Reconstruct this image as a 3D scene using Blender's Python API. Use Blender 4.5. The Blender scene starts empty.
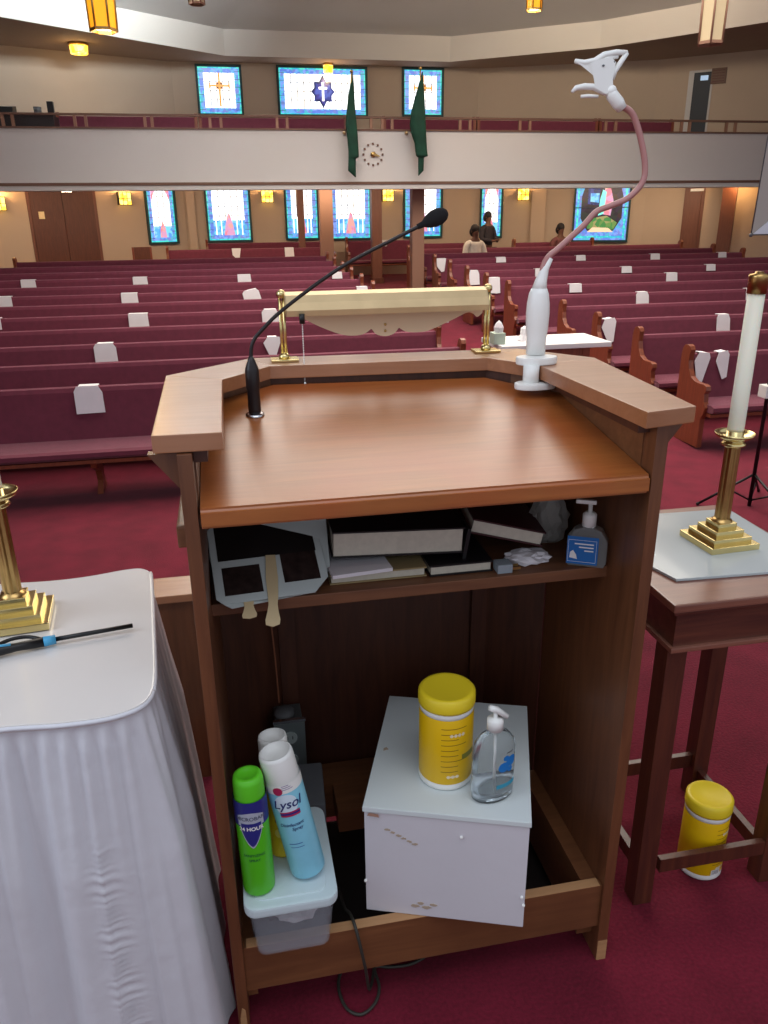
import bpy, bmesh, math, random
from mathutils import Vector, Matrix, Euler
random.seed(7)
PI = math.pi
S = bpy.context.scene
COL = S.collection

# ------------------------------------------------------------ camera
CAM_H = 1.55
FPX = 780.0
pitch, yaw, roll = math.radians(20.85), math.radians(11.0), math.radians(.67)
cF = Vector((math.sin(yaw)*math.cos(pitch), math.cos(yaw)*math.cos(pitch), -math.sin(pitch)))
r0 = Vector((math.cos(yaw), -math.sin(yaw), 0)); u0 = r0.cross(cF)
cR = r0*math.cos(roll) - u0*math.sin(roll)
cU = u0*math.cos(roll) + r0*math.sin(roll)
cam_d = bpy.data.cameras.new('camera'); cam = bpy.data.objects.new('camera', cam_d); COL.objects.link(cam)
m = Matrix.Identity(4)
for i in range(3):
    m[i][0] = cR[i]; m[i][1] = cU[i]; m[i][2] = -cF[i]
m[2][3] = CAM_H
cam.matrix_world = m
cam_d.sensor_fit = 'VERTICAL'; cam_d.sensor_height = 24.0; cam_d.lens = 24.0*FPX/1024.0
cam_d.clip_start = .05; cam_d.clip_end = 200
S.camera = cam
CC = Vector((0, 0, CAM_H))
def ray(px, py): return cF*FPX + cR*(px-384) - cU*(py-512)
def at(px, py, Y): d = ray(px, py); return CC + d*(Y/d.y)
def onz(px, py, z): d = ray(px, py); return CC + d*((z-CAM_H)/d.z)

# ------------------------------------------------------------ colour, world, light
def lin(c):
    return tuple(((v/255)/12.92 if v/255 <= .04045 else ((v/255+.055)/1.055)**2.4) for v in c)
S.view_settings.view_transform = 'Standard'; S.view_settings.look = 'None'
S.view_settings.gamma = 1; S.view_settings.use_curve_mapping = False
S.view_settings.exposure = 0.4
w = bpy.data.worlds.new('world'); S.world = w; w.use_nodes = True
bg = w.node_tree.nodes['Background']
bg.inputs[0].default_value = (*lin((222, 228, 240)), 1); bg.inputs[1].default_value = 0.60

def area(name, loc, rot, sx, sy, power, col=(255, 255, 255), spread=180):
    l = bpy.data.lights.new(name, 'AREA'); l.shape = 'RECTANGLE'; l.size = sx; l.size_y = sy
    l.energy = power; l.color = lin(col); l.spread = math.radians(spread)
    o = bpy.data.objects.new(name, l); COL.objects.link(o); o.location = loc; o.rotation_euler = rot; return o
def point(name, loc, power, col=(255, 200, 130), r=.05):
    l = bpy.data.lights.new(name, 'POINT'); l.energy = power; l.color = lin(col); l.shadow_soft_size = r
    o = bpy.data.objects.new(name, l); COL.objects.link(o); o.location = loc; return o
area('nave_fill', (3, 9.5, 5.6), (0, 0, 0), 8, 8, 620, (255, 246, 232), 150)  # added fill over the nave, stands in for the room's lights
area('under_balcony_fill', (3, 17.6, 2.13), (math.radians(48), 0, 0), 16, .25, 150, (255, 226, 190), 170)  # unseen fill, added to brighten the walls below the balcony
area('dome_fill', (3, 10, 5.0), (math.radians(180), 0, 0), 5, 5, 120, (240, 244, 250))  # added upward fill to lift the upper ceiling, no fixture there
area('cove_light', (-.2, 14.6, 5.35), (math.radians(118), 0, math.radians(35)), 2.5, .5, 170, (235, 248, 255), 110)
area('right_fascia_fill', (6.2, 13.5, 5.35), (math.radians(110), 0, math.radians(-20)), 4, .5, 70, (255, 240, 215), 120)  # added fill towards the right fascia, out of view
area('chancel_fill', (0.3, .2, 3.6), (math.radians(14), 0, 0), 2.2, 1.4, 16, (240, 245, 255))  # added overhead fill for the lectern area, no lamp is built
area('chancel_side_fill', (-2.6, .8, 2.6), (0, math.radians(-62), 0), 1.6, 1.6, 24, (225, 238, 255))  # added side fill from the left for contrast, not a window

# ------------------------------------------------------------ materials
MATS = {}
def base_mat(name):
    mt = bpy.data.materials.new(name); mt.use_nodes = True
    nt = mt.node_tree; b = nt.nodes['Principled BSDF']; return mt, nt, b
def mat(name, col, rough=.5, metal=0, noise=0, scale=30, bump=0, bscale=None, trans=0, alpha=1, coat=0, spec=.5, sheen=0, ior=1.45, sss=0):
    if name in MATS: return MATS[name]
    mt, nt, b = base_mat(name)
    c = (*lin(col), 1)
    b.inputs['Base Color'].default_value = c
    b.inputs['Roughness'].default_value = rough; b.inputs['Metallic'].default_value = metal
    b.inputs['Transmission Weight'].default_value = trans; b.inputs['Alpha'].default_value = alpha
    b.inputs['Coat Weight'].default_value = coat; b.inputs['Specular IOR Level'].default_value = spec
    b.inputs['Sheen Weight'].default_value = sheen; b.inputs['IOR'].default_value = ior
    if sss:
        b.inputs['Subsurface Weight'].default_value = sss; b.inputs['Subsurface Scale'].default_value = .02
    if noise or bump:
        tc = nt.nodes.new('ShaderNodeTexCoord')
    if noise:
        n = nt.nodes.new('ShaderNodeTexNoise'); n.inputs['Scale'].default_value = scale; n.inputs['Detail'].default_value = 4
        nt.links.new(tc.outputs['Object'], n.inputs['Vector'])
        r = nt.nodes.new('ShaderNodeValToRGB')
        r.color_ramp.elements[0].position = .3; r.color_ramp.elements[1].position = .7
        r.color_ramp.elements[0].color = (*[v*(1-noise) for v in c[:3]], 1)
        r.color_ramp.elements[1].color = (*[min(1, v*(1+noise)) for v in c[:3]], 1)
        nt.links.new(n.outputs['Fac'], r.inputs['Fac']); nt.links.new(r.outputs['Color'], b.inputs['Base Color'])
    if bump:
        n2 = nt.nodes.new('ShaderNodeTexNoise'); n2.inputs['Scale'].default_value = bscale or scale*4; n2.inputs['Detail'].default_value = 3
        nt.links.new(tc.outputs['Object'], n2.inputs['Vector'])
        bp = nt.nodes.new('ShaderNodeBump'); bp.inputs['Strength'].default_value = bump; bp.inputs['Distance'].default_value = .01
        nt.links.new(n2.outputs['Fac'], bp.inputs['Height']); nt.links.new(bp.outputs['Normal'], b.inputs['Normal'])
    MATS[name] = mt; return mt
def wood(name, c1, c2, rough=.4, axis='X', scale=1.0, coat=0, wear=None):
    if name in MATS: return MATS[name]
    mt, nt, b = base_mat(name)
    tc = nt.nodes.new('ShaderNodeTexCoord'); mp = nt.nodes.new('ShaderNodeMapping')
    sc = {'X': (1.2, 14, 14), 'Y': (14, 1.2, 14), 'Z': (14, 14, 1.2)}[axis]
    mp.inputs['Scale'].default_value = [v*scale for v in sc]
    nt.links.new(tc.outputs['Object'], mp.inputs['Vector'])
    n = nt.nodes.new('ShaderNodeTexNoise'); n.inputs['Scale'].default_value = 3; n.inputs['Detail'].default_value = 8; n.inputs['Roughness'].default_value = .65
    n.inputs['Distortion'].default_value = .6
    nt.links.new(mp.outputs['Vector'], n.inputs['Vector'])
    r = nt.nodes.new('ShaderNodeValToRGB')
    r.color_ramp.elements[0].position = .32; r.color_ramp.elements[1].position = .68
    r.color_ramp.elements[0].color = (*lin(c1), 1); r.color_ramp.elements[1].color = (*lin(c2), 1)
    nt.links.new(n.outputs['Fac'], r.inputs['Fac'])
    out = r.outputs['Color']
    if wear:
        n3 = nt.nodes.new('ShaderNodeTexNoise'); n3.inputs['Scale'].default_value = 4.5; n3.inputs['Detail'].default_value = 3
        nt.links.new(tc.outputs['Object'], n3.inputs['Vector'])
        r3 = nt.nodes.new('ShaderNodeValToRGB'); r3.color_ramp.elements[0].position = .45; r3.color_ramp.elements[1].position = .72
        r3.color_ramp.elements[0].color = (0, 0, 0, 1); r3.color_ramp.elements[1].color = (.65, .65, .65, 1)
        nt.links.new(n3.outputs['Fac'], r3.inputs['Fac'])
        mx = nt.nodes.new('ShaderNodeMix'); mx.data_type = 'RGBA'
        nt.links.new(r3.outputs['Color'], mx.inputs['Factor']); nt.links.new(out, mx.inputs[6]); mx.inputs[7].default_value = (*lin(wear), 1)
        out = mx.outputs[2]
    nt.links.new(out, b.inputs['Base Color'])
    b.inputs['Roughness'].default_value = rough; b.inputs['Coat Weight'].default_value = coat; b.inputs['Coat Roughness'].default_value = .25
    bp = nt.nodes.new('ShaderNodeBump'); bp.inputs['Strength'].default_value = .12; bp.inputs['Distance'].default_value = .003
    nt.links.new(n.outputs['Fac'], bp.inputs['Height']); nt.links.new(bp.outputs['Normal'], b.inputs['Normal'])
    MATS[name] = mt; return mt
def emis(name, col, strength, noise=None, scale=12):
    if name in MATS: return MATS[name]
    mt, nt, b = base_mat(name)
    b.inputs['Base Color'].default_value = (*[v*.5 for v in lin(col)], 1); b.inputs['Roughness'].default_value = .3
    b.inputs['Emission Color'].default_value = (*lin(col), 1); b.inputs['Emission Strength'].default_value = strength
    if noise:
        tc = nt.nodes.new('ShaderNodeTexCoord'); n = nt.nodes.new('ShaderNodeTexVoronoi'); n.inputs['Scale'].default_value = scale
        nt.links.new(tc.outputs['Object'], n.inputs['Vector'])
        sp = nt.nodes.new('ShaderNodeSeparateColor'); nt.links.new(n.outputs['Color'], sp.inputs['Color'])
        r = nt.nodes.new('ShaderNodeValToRGB')
        r.color_ramp.interpolation = 'CONSTANT'
        els = r.color_ramp.elements
        els[0].color = (*lin(noise[0]), 1); els[0].position = 0; els[1].color = (*lin(noise[-1]), 1); els[1].position = (len(noise)-1)/len(noise)
        for i, cc in enumerate(noise[1:-1]):
            e = els.new((i+1)/len(noise)); e.color = (*lin(cc), 1)
        nt.links.new(sp.outputs['Red'], r.inputs['Fac']); nt.links.new(r.outputs['Color'], b.inputs['Emission Color'])
    MATS[name] = mt; return mt

M_wood = wood('lectern_wood', (92, 54, 32), (118, 72, 44), .42, 'Z', coat=.2)
M_woodx = wood('lectern_wood_across', (104, 64, 38), (130, 84, 52), .42, 'X', coat=.2, wear=(94, 56, 34))
M_desk = wood('lectern_desk_wood', (148, 84, 38), (172, 102, 50), .34, 'X', coat=.28, wear=(170, 82, 42))
M_rail = wood('lectern_rail_wood', (146, 92, 56), (168, 112, 74), .38, 'X', coat=.5, wear=(170, 120, 90))
M_raw = wood('bare_wood', (170, 125, 85), (190, 145, 100), .6, 'X')
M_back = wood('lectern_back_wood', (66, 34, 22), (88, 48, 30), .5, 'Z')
M_twood = wood('table_wood', (74, 38, 30), (104, 58, 42), .35, 'X', coat=.3)
M_twoodz = wood('table_leg_wood', (70, 34, 25), (98, 52, 34), .4, 'Z', coat=.2)
M_ttop = wood('table_top_wood', (120, 75, 62), (142, 92, 74), .3, 'X', coat=.4)
M_pewwood = wood('pew_wood', (108, 52, 32), (134, 70, 44), .4, 'Z', coat=.2)
M_pewback = mat('pew_fabric', (104, 38, 58), .85, noise=.10, scale=14, bump=.25, bscale=300, sheen=.15)
M_paper = mat('white_paper', (226, 222, 226), .8, noise=.03, scale=9)
M_wall = mat('plaster_beige', (190, 170, 150), .9, noise=.03, scale=1.2)
M_wallup = mat('plaster_beige_upper', (178, 162, 146), .9, noise=.03, scale=1.2)
M_balc = mat('balcony_paint', (208, 205, 203), .7, noise=.015, scale=1)
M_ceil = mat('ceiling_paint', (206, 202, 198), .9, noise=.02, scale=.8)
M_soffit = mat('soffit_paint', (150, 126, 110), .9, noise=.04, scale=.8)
M_fascia = mat('fascia_paint', (222, 214, 204), .8)
M_brownstrip = mat('brown_trim', (112, 82, 68), .6)
M_doorw = wood('door_wood', (80, 42, 28), (100, 54, 36), .5, 'Z')
M_colw = wood('column_wood', (104, 62, 46), (122, 76, 58), .5, 'Z')
M_colp = mat('column_pale', (150, 112, 92), .6)
M_brass = mat('polished_brass', (228, 208, 148), .24, metal=1, noise=.05, scale=20)
M_brassd = mat('aged_brass', (192, 158, 100), .3, metal=1, noise=.12, scale=30)
M_brasssat = mat('satin_brass', (212, 186, 142), .42, metal=.6, noise=.08, scale=16)
M_white = mat('white_plastic', (238, 238, 234), .35)
M_black = mat('black_plastic', (18, 18, 20), .4)
M_mic = mat('microphone_black', (30, 24, 26), .35, noise=.1, scale=50)
M_chrome = mat('chrome', (200, 200, 205), .15, metal=1)
M_cloth = mat('white_satin_cloth', (214, 214, 220), .34, sheen=.1, noise=.02, scale=8, spec=.6, bump=.25, bscale=22)
M_clothtop = mat('white_table_cover', (222, 218, 214), .22, noise=.015, scale=5, coat=.5)
M_candle = mat('candle_wax', (232, 228, 208), .45, sss=.2)
M_glass_sheet = mat('pale_glass_sheet', (196, 206, 208), .12, coat=.3)
M_glassedge = mat('glass_edge_green', (70, 130, 110), .2)
M_yel = mat('yellow_plastic', (232, 205, 40), .4)
M_yel2 = mat('yellow_label', (236, 190, 12), .4)
M_green = mat('green_can', (84, 190, 32), .3)
M_navy = mat('navy_label', (44, 48, 128), .35)
M_lblue = mat('light_blue_can', (136, 204, 226), .3, noise=.05, scale=30)
M_dkgray = mat('dark_grey_case', (96, 98, 102), .6, noise=.05)
M_carton = mat('white_carton', (212, 209, 214), .75, noise=.02, scale=6, bump=.1, bscale=20)
M_cartontop = mat('white_carton_lid', (214, 222, 222), .6, noise=.02, scale=6)
M_stain = mat('brown_scuff', (178, 160, 140), .8)
M_clear = mat('clear_plastic', (235, 240, 242), .08, trans=.95, ior=1.2)
M_gel = mat('clear_gel', (225, 234, 238), .06, trans=.85, ior=1.25)
M_frost = mat('frosted_plastic', (190, 196, 204), .3, alpha=.2)
M_lid = mat('storage_lid', (206, 222, 226), .35)
M_bluelab = mat('blue_label', (28, 106, 180), .45)
M_bag = mat('white_bag', (226, 226, 230), .5, trans=.2)
M_bagc = mat('clear_bag', (190, 186, 180), .3, trans=.5, ior=1.1)
M_dark = mat('dark_print', (42, 32, 30), .35, noise=.6, scale=60)
M_stick = mat('pale_wood_stick', (200, 178, 138), .6)
M_rose = mat('rose_tube', (176, 122, 118), .3, coat=.4)
M_flag = mat('green_cloth', (16, 62, 46), .8, noise=.25, scale=6)
M_carpet = None

def carpet(name, c, amt=.18):
    mt, nt, b = base_mat(name)
    tc = nt.nodes.new('ShaderNodeTexCoord')
    n = nt.nodes.new('ShaderNodeTexNoise'); n.inputs['Scale'].default_value = 120; n.inputs['Detail'].default_value = 3
    n2 = nt.nodes.new('ShaderNodeTexNoise'); n2.inputs['Scale'].default_value = 5; n2.inputs['Detail'].default_value = 5
    nt.links.new(tc.outputs['Object'], n.inputs['Vector']); nt.links.new(tc.outputs['Object'], n2.inputs['Vector'])
    ad = nt.nodes.new('ShaderNodeMath'); ad.operation = 'ADD'
    nt.links.new(n.outputs['Fac'], ad.inputs[0]); nt.links.new(n2.outputs['Fac'], ad.inputs[1])
    hv = nt.nodes.new('ShaderNodeMath'); hv.operation = 'MULTIPLY'; hv.inputs[1].default_value = .5
    nt.links.new(ad.outputs[0], hv.inputs[0])
    r = nt.nodes.new('ShaderNodeValToRGB'); L = lin(c)
    r.color_ramp.elements[0].position = .36; r.color_ramp.elements[1].position = .64
    r.color_ramp.elements[0].color = (*[v*(1-amt) for v in L], 1); r.color_ramp.elements[1].color = (*[v*(1+amt) for v in L], 1)
    nt.links.new(hv.outputs[0], r.inputs['Fac']); nt.links.new(r.outputs['Color'], b.inputs['Base Color'])
    b.inputs['Roughness'].default_value = .95; b.inputs['Sheen Weight'].default_value = .1; b.inputs['Specular IOR Level'].default_value = .1
    bp = nt.nodes.new('ShaderNodeBump'); bp.inputs['Strength'].default_value = .5; bp.inputs['Distance'].default_value = .004
    nt.links.new(n.outputs['Fac'], bp.inputs['Height']); nt.links.new(bp.outputs['Normal'], b.inputs['Normal'])
    return mt
M_carpet = carpet('red_carpet', (104, 23, 41), .26)

# ------------------------------------------------------------ mesh helpers
class MB:
    def __init__(s): s.bm = bmesh.new(); s.mats = []
    def mi(s, m):
        if m is None: return 0
        if m not in s.mats: s.mats.append(m)
        return s.mats.index(m)
    def _set(s, faces, m, smooth=False):
        i = s.mi(m)
        for f in faces: f.material_index = i; f.smooth = smooth
    def box(s, lo, hi, m=None, M=None, bevel=0):
        x0, y0, z0 = lo; x1, y1, z1 = hi
        t = bmesh.new()
        v = [t.verts.new(p) for p in [(x0,y0,z0),(x1,y0,z0),(x1,y1,z0),(x0,y1,z0),(x0,y0,z1),(x1,y0,z1),(x1,y1,z1),(x0,y1,z1)]]
        for q in [(3,2,1,0),(4,5,6,7),(0,1,5,4),(1,2,6,5),(2,3,7,6),(3,0,4,7)]: t.faces.new([v[i] for i in q])
        if bevel: bmesh.ops.bevel(t, geom=t.edges[:], offset=bevel, segments=2, profile=.7, affect='EDGES')
        return s.merge(t, m, M)
    def merge(s, t, m=None, M=None, smooth=False):
        if M is not None: bmesh.ops.transform(t, matrix=M, verts=t.verts)
        mp = {v: s.bm.verts.new(v.co) for v in t.verts}
        fs = []
        for f in t.faces:
            try: fs.append(s.bm.faces.new([mp[v] for v in f.verts]))
            except ValueError: pass
        s._set(fs, m, smooth); t.free(); return s
    def prism(s, pts, z0, z1, m=None, M=None, bevel=0, top=None):
        # pts: 2D outline (ccw), extruded along z
        t = bmesh.new()
        a = [t.verts.new((p[0], p[1], z0)) for p in pts]; b = [t.verts.new((p[0], p[1], z1)) for p in pts]
        n = len(pts); t.faces.new(a[::-1]); t.faces.new(b)
        for i in range(n): t.faces.new([a[i], a[(i+1) % n], b[(i+1) % n], b[i]])
        bmesh.ops.recalc_face_normals(t, faces=t.faces[:])
        if bevel:
            es = [e for e in t.edges if abs(e.verts[0].co.z-e.verts[1].co.z) < 1e-7]
            bmesh.ops.bevel(t, geom=es, offset=bevel, segments=2, profile=.7, affect='EDGES')
        return s.merge(t, m, M)
    def poly(s, pts, m=None):
        vs = [s.bm.verts.new(p) for p in pts]; f = s.bm.faces.new(vs); s._set([f], m); return s
    def lathe(s, prof, seg=32, m=None, M=None, smooth=True, sx=1, sy=1, mats=None):
        t = bmesh.new(); rings = []
        for r, z in prof:
            if r < 1e-6: rings.append([t.verts.new((0, 0, z))])
            else: rings.append([t.verts.new((r*sx*math.cos(2*PI*i/seg), r*sy*math.sin(2*PI*i/seg), z)) for i in range(seg)])
        for k in range(len(rings)-1):
            A, B = rings[k], rings[k+1]
            for i in range(seg):
                j = (i+1) % seg
                if len(A) == 1 and len(B) == 1: continue
                if len(A) == 1: t.faces.new([A[0], B[j], B[i]])
                elif len(B) == 1: t.faces.new([A[i], A[j], B[0]])
                else: t.faces.new([A[i], A[j], B[j], B[i]])
        bmesh.ops.recalc_face_normals(t, faces=t.faces[:])
        return s.merge(t, m, M, smooth)
    def tube(s, pts, r, seg=8, m=None, M=None, smooth=True, closed=False):
        pts = [Vector(p) for p in pts]; n = len(pts)
        rs = r if isinstance(r, (list, tuple)) else [r]*n
        t = bmesh.new(); rings = []; up = None
        for i, p in enumerate(pts):
            d = (pts[min(i+1, n-1)] - pts[max(i-1, 0)]).normalized()
            if up is None:
                up = Vector((0, 0, 1)) if abs(d.z) < .9 else Vector((1, 0, 0))
            a = d.cross(up).normalized(); b = a.cross(d).normalized(); up = b
            rings.append([t.verts.new(p + (a*math.cos(2*PI*k/seg) + b*math.sin(2*PI*k/seg))*rs[i]) for k in range(seg)])
        for i in range(n-1):
            for k in range(seg): t.faces.new([rings[i][k], rings[i][(k+1) % seg], rings[i+1][(k+1) % seg], rings[i+1][k]])
        t.faces.new(rings[0][::-1]); t.faces.new(rings[-1])
        bmesh.ops.recalc_face_normals(t, faces=t.faces[:])
        return s.merge(t, m, M, smooth)
    def sphere(s, c, r, m=None, sc=(1,1,1), seg=16, M=None):
        t = bmesh.new(); bmesh.ops.create_uvsphere(t, u_segments=seg, v_segments=max(6, seg//2), radius=r)
        T = Matrix.Translation(c) @ Matrix.Diagonal((*sc, 1))
        bmesh.ops.transform(t, matrix=T, verts=t.verts)
        return s.merge(t, m, M, True)
    def build(s, name, m=None, parent=None, off=None, smooth=None):
        me = bpy.data.meshes.new(name)
        if off is not None: bmesh.ops.translate(s.bm, verts=s.bm.verts, vec=-Vector(off))
        s.bm.to_mesh(me); s.bm.free()
        for q in ([m] if not s.mats else [x for x in s.mats]): me.materials.append(q if q else m)
        if smooth is not None:
            for p in me.polygons: p.use_smooth = smooth
        o = bpy.data.objects.new(name, me); COL.objects.link(o)
        if parent is not None: o.parent = parent
        return o
def part(name, mb, m, root, label=None):
    """mesh given in world coordinates, parented to an unrotated root"""
    # world offset of root (and its parents)
    off = Vector((0, 0, 0)); q = root
    while q is not None: off += q.location; q = q.parent
    o = mb.build(name, m, root, off)
    if label: o['label'] = label
    return o
def thing(name, label, cat, loc=(0, 0, 0), group=None):
    o = bpy.data.objects.new(name, None); COL.objects.link(o); o.location = loc; o.empty_display_size = .05
    o['label'] = label; o['category'] = cat
    if group: o['group'] = group
    return o
def single(name, mb, m, label, cat, loc, group=None):
    o = mb.build(name, m, None, loc); o.location = loc
    o['label'] = label; o['category'] = cat
    if group: o['group'] = group
    return o
def struct(name, mb, m, parent=None, label=None):
    o = mb.build(name, m, parent)
    if parent is None:
        o['kind'] = 'structure'
    if label: o['label'] = label
    return o
def spline(pts, n=8):
    pts = [Vector(p) for p in pts]; out = []
    P = [pts[0]] + pts + [pts[-1]]
    for i in range(1, len(P)-2):
        for k in range(n):
            t = k/n
            out.append(.5*((2*P[i]) + (-P[i-1]+P[i+1])*t + (2*P[i-1]-5*P[i]+4*P[i+1]-P[i+2])*t*t + (-P[i-1]+3*P[i]-3*P[i+1]+P[i+2])*t**3))
    out.append(pts[-1]); return out
def text_mesh(txt, size, shear=0, bold=0, align='CENTER'):
    c = bpy.data.curves.new('lettering', 'FONT'); c.body = txt; c.size = size; c.align_x = align; c.align_y = 'CENTER'
    c.shear = shear; c.offset = bold; c.resolution_u = 3
    o = bpy.data.objects.new('lettering', c); COL.objects.link(o)
    dg = bpy.context.evaluated_depsgraph_get(); me = bpy.data.meshes.new_from_object(o.evaluated_get(dg))
    COL.objects.unlink(o); bpy.data.objects.remove(o); bpy.data.curves.remove(c)
    t = bmesh.new(); t.from_mesh(me); bpy.data.meshes.remove(me)
    return t
def wrap_text(mb, txt, size, R, ang, z, m, M=None, shear=0, bold=0, sy=1, tilt=0):
    t = text_mesh(txt, size, shear, bold)
    if tilt: bmesh.ops.rotate(t, verts=t.verts, cent=(0,0,0), matrix=Matrix.Rotation(tilt, 3, 'Z'))
    bmesh.ops.triangulate(t, faces=t.faces[:])
    for v in t.verts:
        a = ang + v.co.x/R; zz = z + v.co.y*sy
        v.co = Vector((R*math.cos(a), R*math.sin(a), zz))
    return mb.merge(t, m, M)
def wrap_patch(mb, R, a0, a1, z0, z1, m, M=None, n=12, shape=None):
    """patch on a cylinder; shape(u)->(zlo,zhi) fractions"""
    t = bmesh.new(); A = []; B = []
    for i in range(n+1):
        u = i/n; a = a0+(a1-a0)*u
        lo, hi = (0, 1) if shape is None else shape(u)
        A.append(t.verts.new((R*math.cos(a), R*math.sin(a), z0+(z1-z0)*lo))); B.append(t.verts.new((R*math.cos(a), R*math.sin(a), z0+(z1-z0)*hi)))
    for i in range(n): t.faces.new([A[i], A[i+1], B[i+1], B[i]])
    return mb.merge(t, m, M, True)

# ------------------------------------------------------------ room shell
def floor_z(Y): return -.75 if Y < 7 else -.75 + .06*(Y-7)
mb = MB()
for (a, b) in ((3.0, 7.0), (7.0, 22.0)):
    mb.poly([(-11, a, floor_z(a)), (17, a, floor_z(a)), (17, b, floor_z(b)), (-11, b, floor_z(b))])
struct('floor', mb, M_carpet)
mb = MB(); mb.box((-7, -3.2, -.75), (10, 3.0, 0)); mb.box((-7, 3.0, -.75), (10, 3.35, -.25)); mb.box((-7, 3.35, -.75), (10, 3.7, -.5))
struct('trim_1', mb, M_carpet, label='carpeted chancel platform with steps')

WALL = [(-10.5, 2), (-10.5, 15.1), (-4.7, 19.33), (-.8, 21), (6.6, 21), (10.5, 19.3), (14.6, 15.9), (16.5, 12), (16.5, 2)]
WN = ['left', 'left_front', 'left_back', 'back', 'right_back', 'right_middle', 'right_front', 'right']
ZT = 4.9
for i, nme in enumerate(WN):
    a, b = Vector((*WALL[i], 0)), Vector((*WALL[i+1], 0)); d = (b-a).normalized(); nrm = Vector((-d.y, d.x, 0))
    mb = MB()
    q = [a, b, b+nrm*.15, a+nrm*.15]
    mb.prism([(p.x, p.y) for p in q], -.75, ZT+.02)
    struct('wall_'+nme, mb, M_wall)
def onwall(px, py):
    d = ray(px, py); best = None
    for i in range(len(WALL)-1):
        a, b = Vector(WALL[i]), Vector(WALL[i+1]); e = b-a
        den = d.x*e.y - d.y*e.x
        if abs(den) < 1e-9: continue
        t = (a.x*e.y-a.y*e.x)/den
        s = (a.x*d.y-a.y*d.x)/den
        if t > 0 and -1e-6 <= s <= 1+1e-6 and (best is None or t < best[0]): best = (t, i)
    t, i = best; p = CC + d*t
    a, b = Vector(WALL[i]), Vector(WALL[i+1]); an = math.atan2(b.y-a.y, b.x-a.x)
    return p, an
INNER = [(-6.5, 4), (-6.5, 14.4), (-3.5, 17.04), (.43, 20.15), (5.64, 20.22), (8.46, 18.2), (10.55, 15.43), (12.6, 12), (12.6, 4)]
mb = MB()
for i in range(len(WALL)-1):
    a, b, c, d = WALL[i], WALL[i+1], INNER[i+1], INNER[i]
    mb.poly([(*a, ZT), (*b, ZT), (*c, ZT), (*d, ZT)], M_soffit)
    # fascia with a little thickness at the lip
    mb.poly([(*d, ZT), (*c, ZT), (*c, ZT+.52), (*d, ZT+.52)], M_fascia)
cen = (3.0, 11.0, 6.9)
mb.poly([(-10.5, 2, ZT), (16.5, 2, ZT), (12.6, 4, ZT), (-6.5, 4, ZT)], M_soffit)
mb.poly([(-6.5, 4, ZT), (12.6, 4, ZT), (12.6, 4, ZT+.52), (-6.5, 4, ZT+.52)], M_fascia)
for i in range(len(INNER)):
    c, d = INNER[(i+1) % len(INNER)], INNER[i]
    mb.poly([(*d, ZT+.52), (*c, ZT+.52), cen], M_ceil)
struct('ceiling', mb, M_ceil)

# balcony
BY = 16.0
mb = MB()
mb.box((-9.4, BY, 2.13), (14.5, BY+.12, 3.03), M_balc)
mb.box((-9.4, BY-.015, 2.10), (14.5, BY+.12, 2.15), M_brownstrip)
mb.box((-9.4, BY, 2.02), (14.5, BY+.4, 2.10), M_balc)
mb.prism([(BY+.12, 2.10), (BY+.12, 2.02), (21.0, 2.55), (21.0, 2.7)], -9.3, 14.4, M_balc, Matrix(((0,0,1,0),(1,0,0,0),(0,1,0,0),(0,0,0,1))))
struct('trim_2', mb, M_balc, label='white balcony front with a brown lower strip')
r = thing('balcony_railing', 'low brown wooden railing with paired posts along the balcony edge', 'railing', (2.5, BY+.05, 3.03))
p = MB(); p.box((-9.4, BY-.02, 3.03), (14.5, BY+.14, 3.06)); part('sill', p, M_brownstrip, r)
p = MB(); p.box((-9.4, BY+.02, 3.245), (14.5, BY+.09, 3.28)); part('top_rail', p, M_brownstrip, r)
k = 0
for px in [3, 13, 75, 86, 145, 152, 210, 221, 277, 287, 371, 382, 392, 460, 470, 520, 530, 606, 616, 682, 690, 727, 736]:
    q = at(px, 122, BY+.05)
    p = MB(); p.box((q.x-.025, BY+.03, 3.06), (q.x+.025, BY+.08, 3.245)); part('post', p, M_colp, r)
# balcony pews seen over the parapet
for (pa, pb, lab) in [(58, 196, 'maroon balcony pew behind the left stretch of railing'), (200, 345, 'maroon balcony pew in front of the wide upper window'),
                      (384, 474, 'maroon balcony pew below the right hand upper window'), (478, 596, 'maroon balcony pew right of centre behind the railing'),
                      (600, 672, 'short maroon balcony pew near the upper right door')]:
    a = at(pa, 120, 17.0); b = at(pb, 120, 17.0)
    t = thing('pew', lab, 'pew', ((a.x+b.x)/2, 17, 2.2), 'pews up in the balcony')
    p = MB(); p.box((a.x, 16.95, 2.6), (b.x, 17.05, 3.33), None, None, .02); part('backrest', p, M_pewback, t)
    p = MB(); p.box((a.x, 16.55, 2.5), (b.x, 17.0, 2.66), None, None, .02); part('seat', p, M_pewback, t)
    for e in (a.x, b.x):
        p = MB(); p.prism([(16.5, 2.2), (17.1, 2.2), (17.1, 3.3), (17.03, 3.4), (16.95, 3.36), (16.92, 2.9), (16.55, 2.8)], e-.03, e+.03, None, Matrix(((0,0,1,0),(1,0,0,0),(0,1,0,0),(0,0,0,1))))
        part('pew_end', p, M_pewwood, t)
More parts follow.
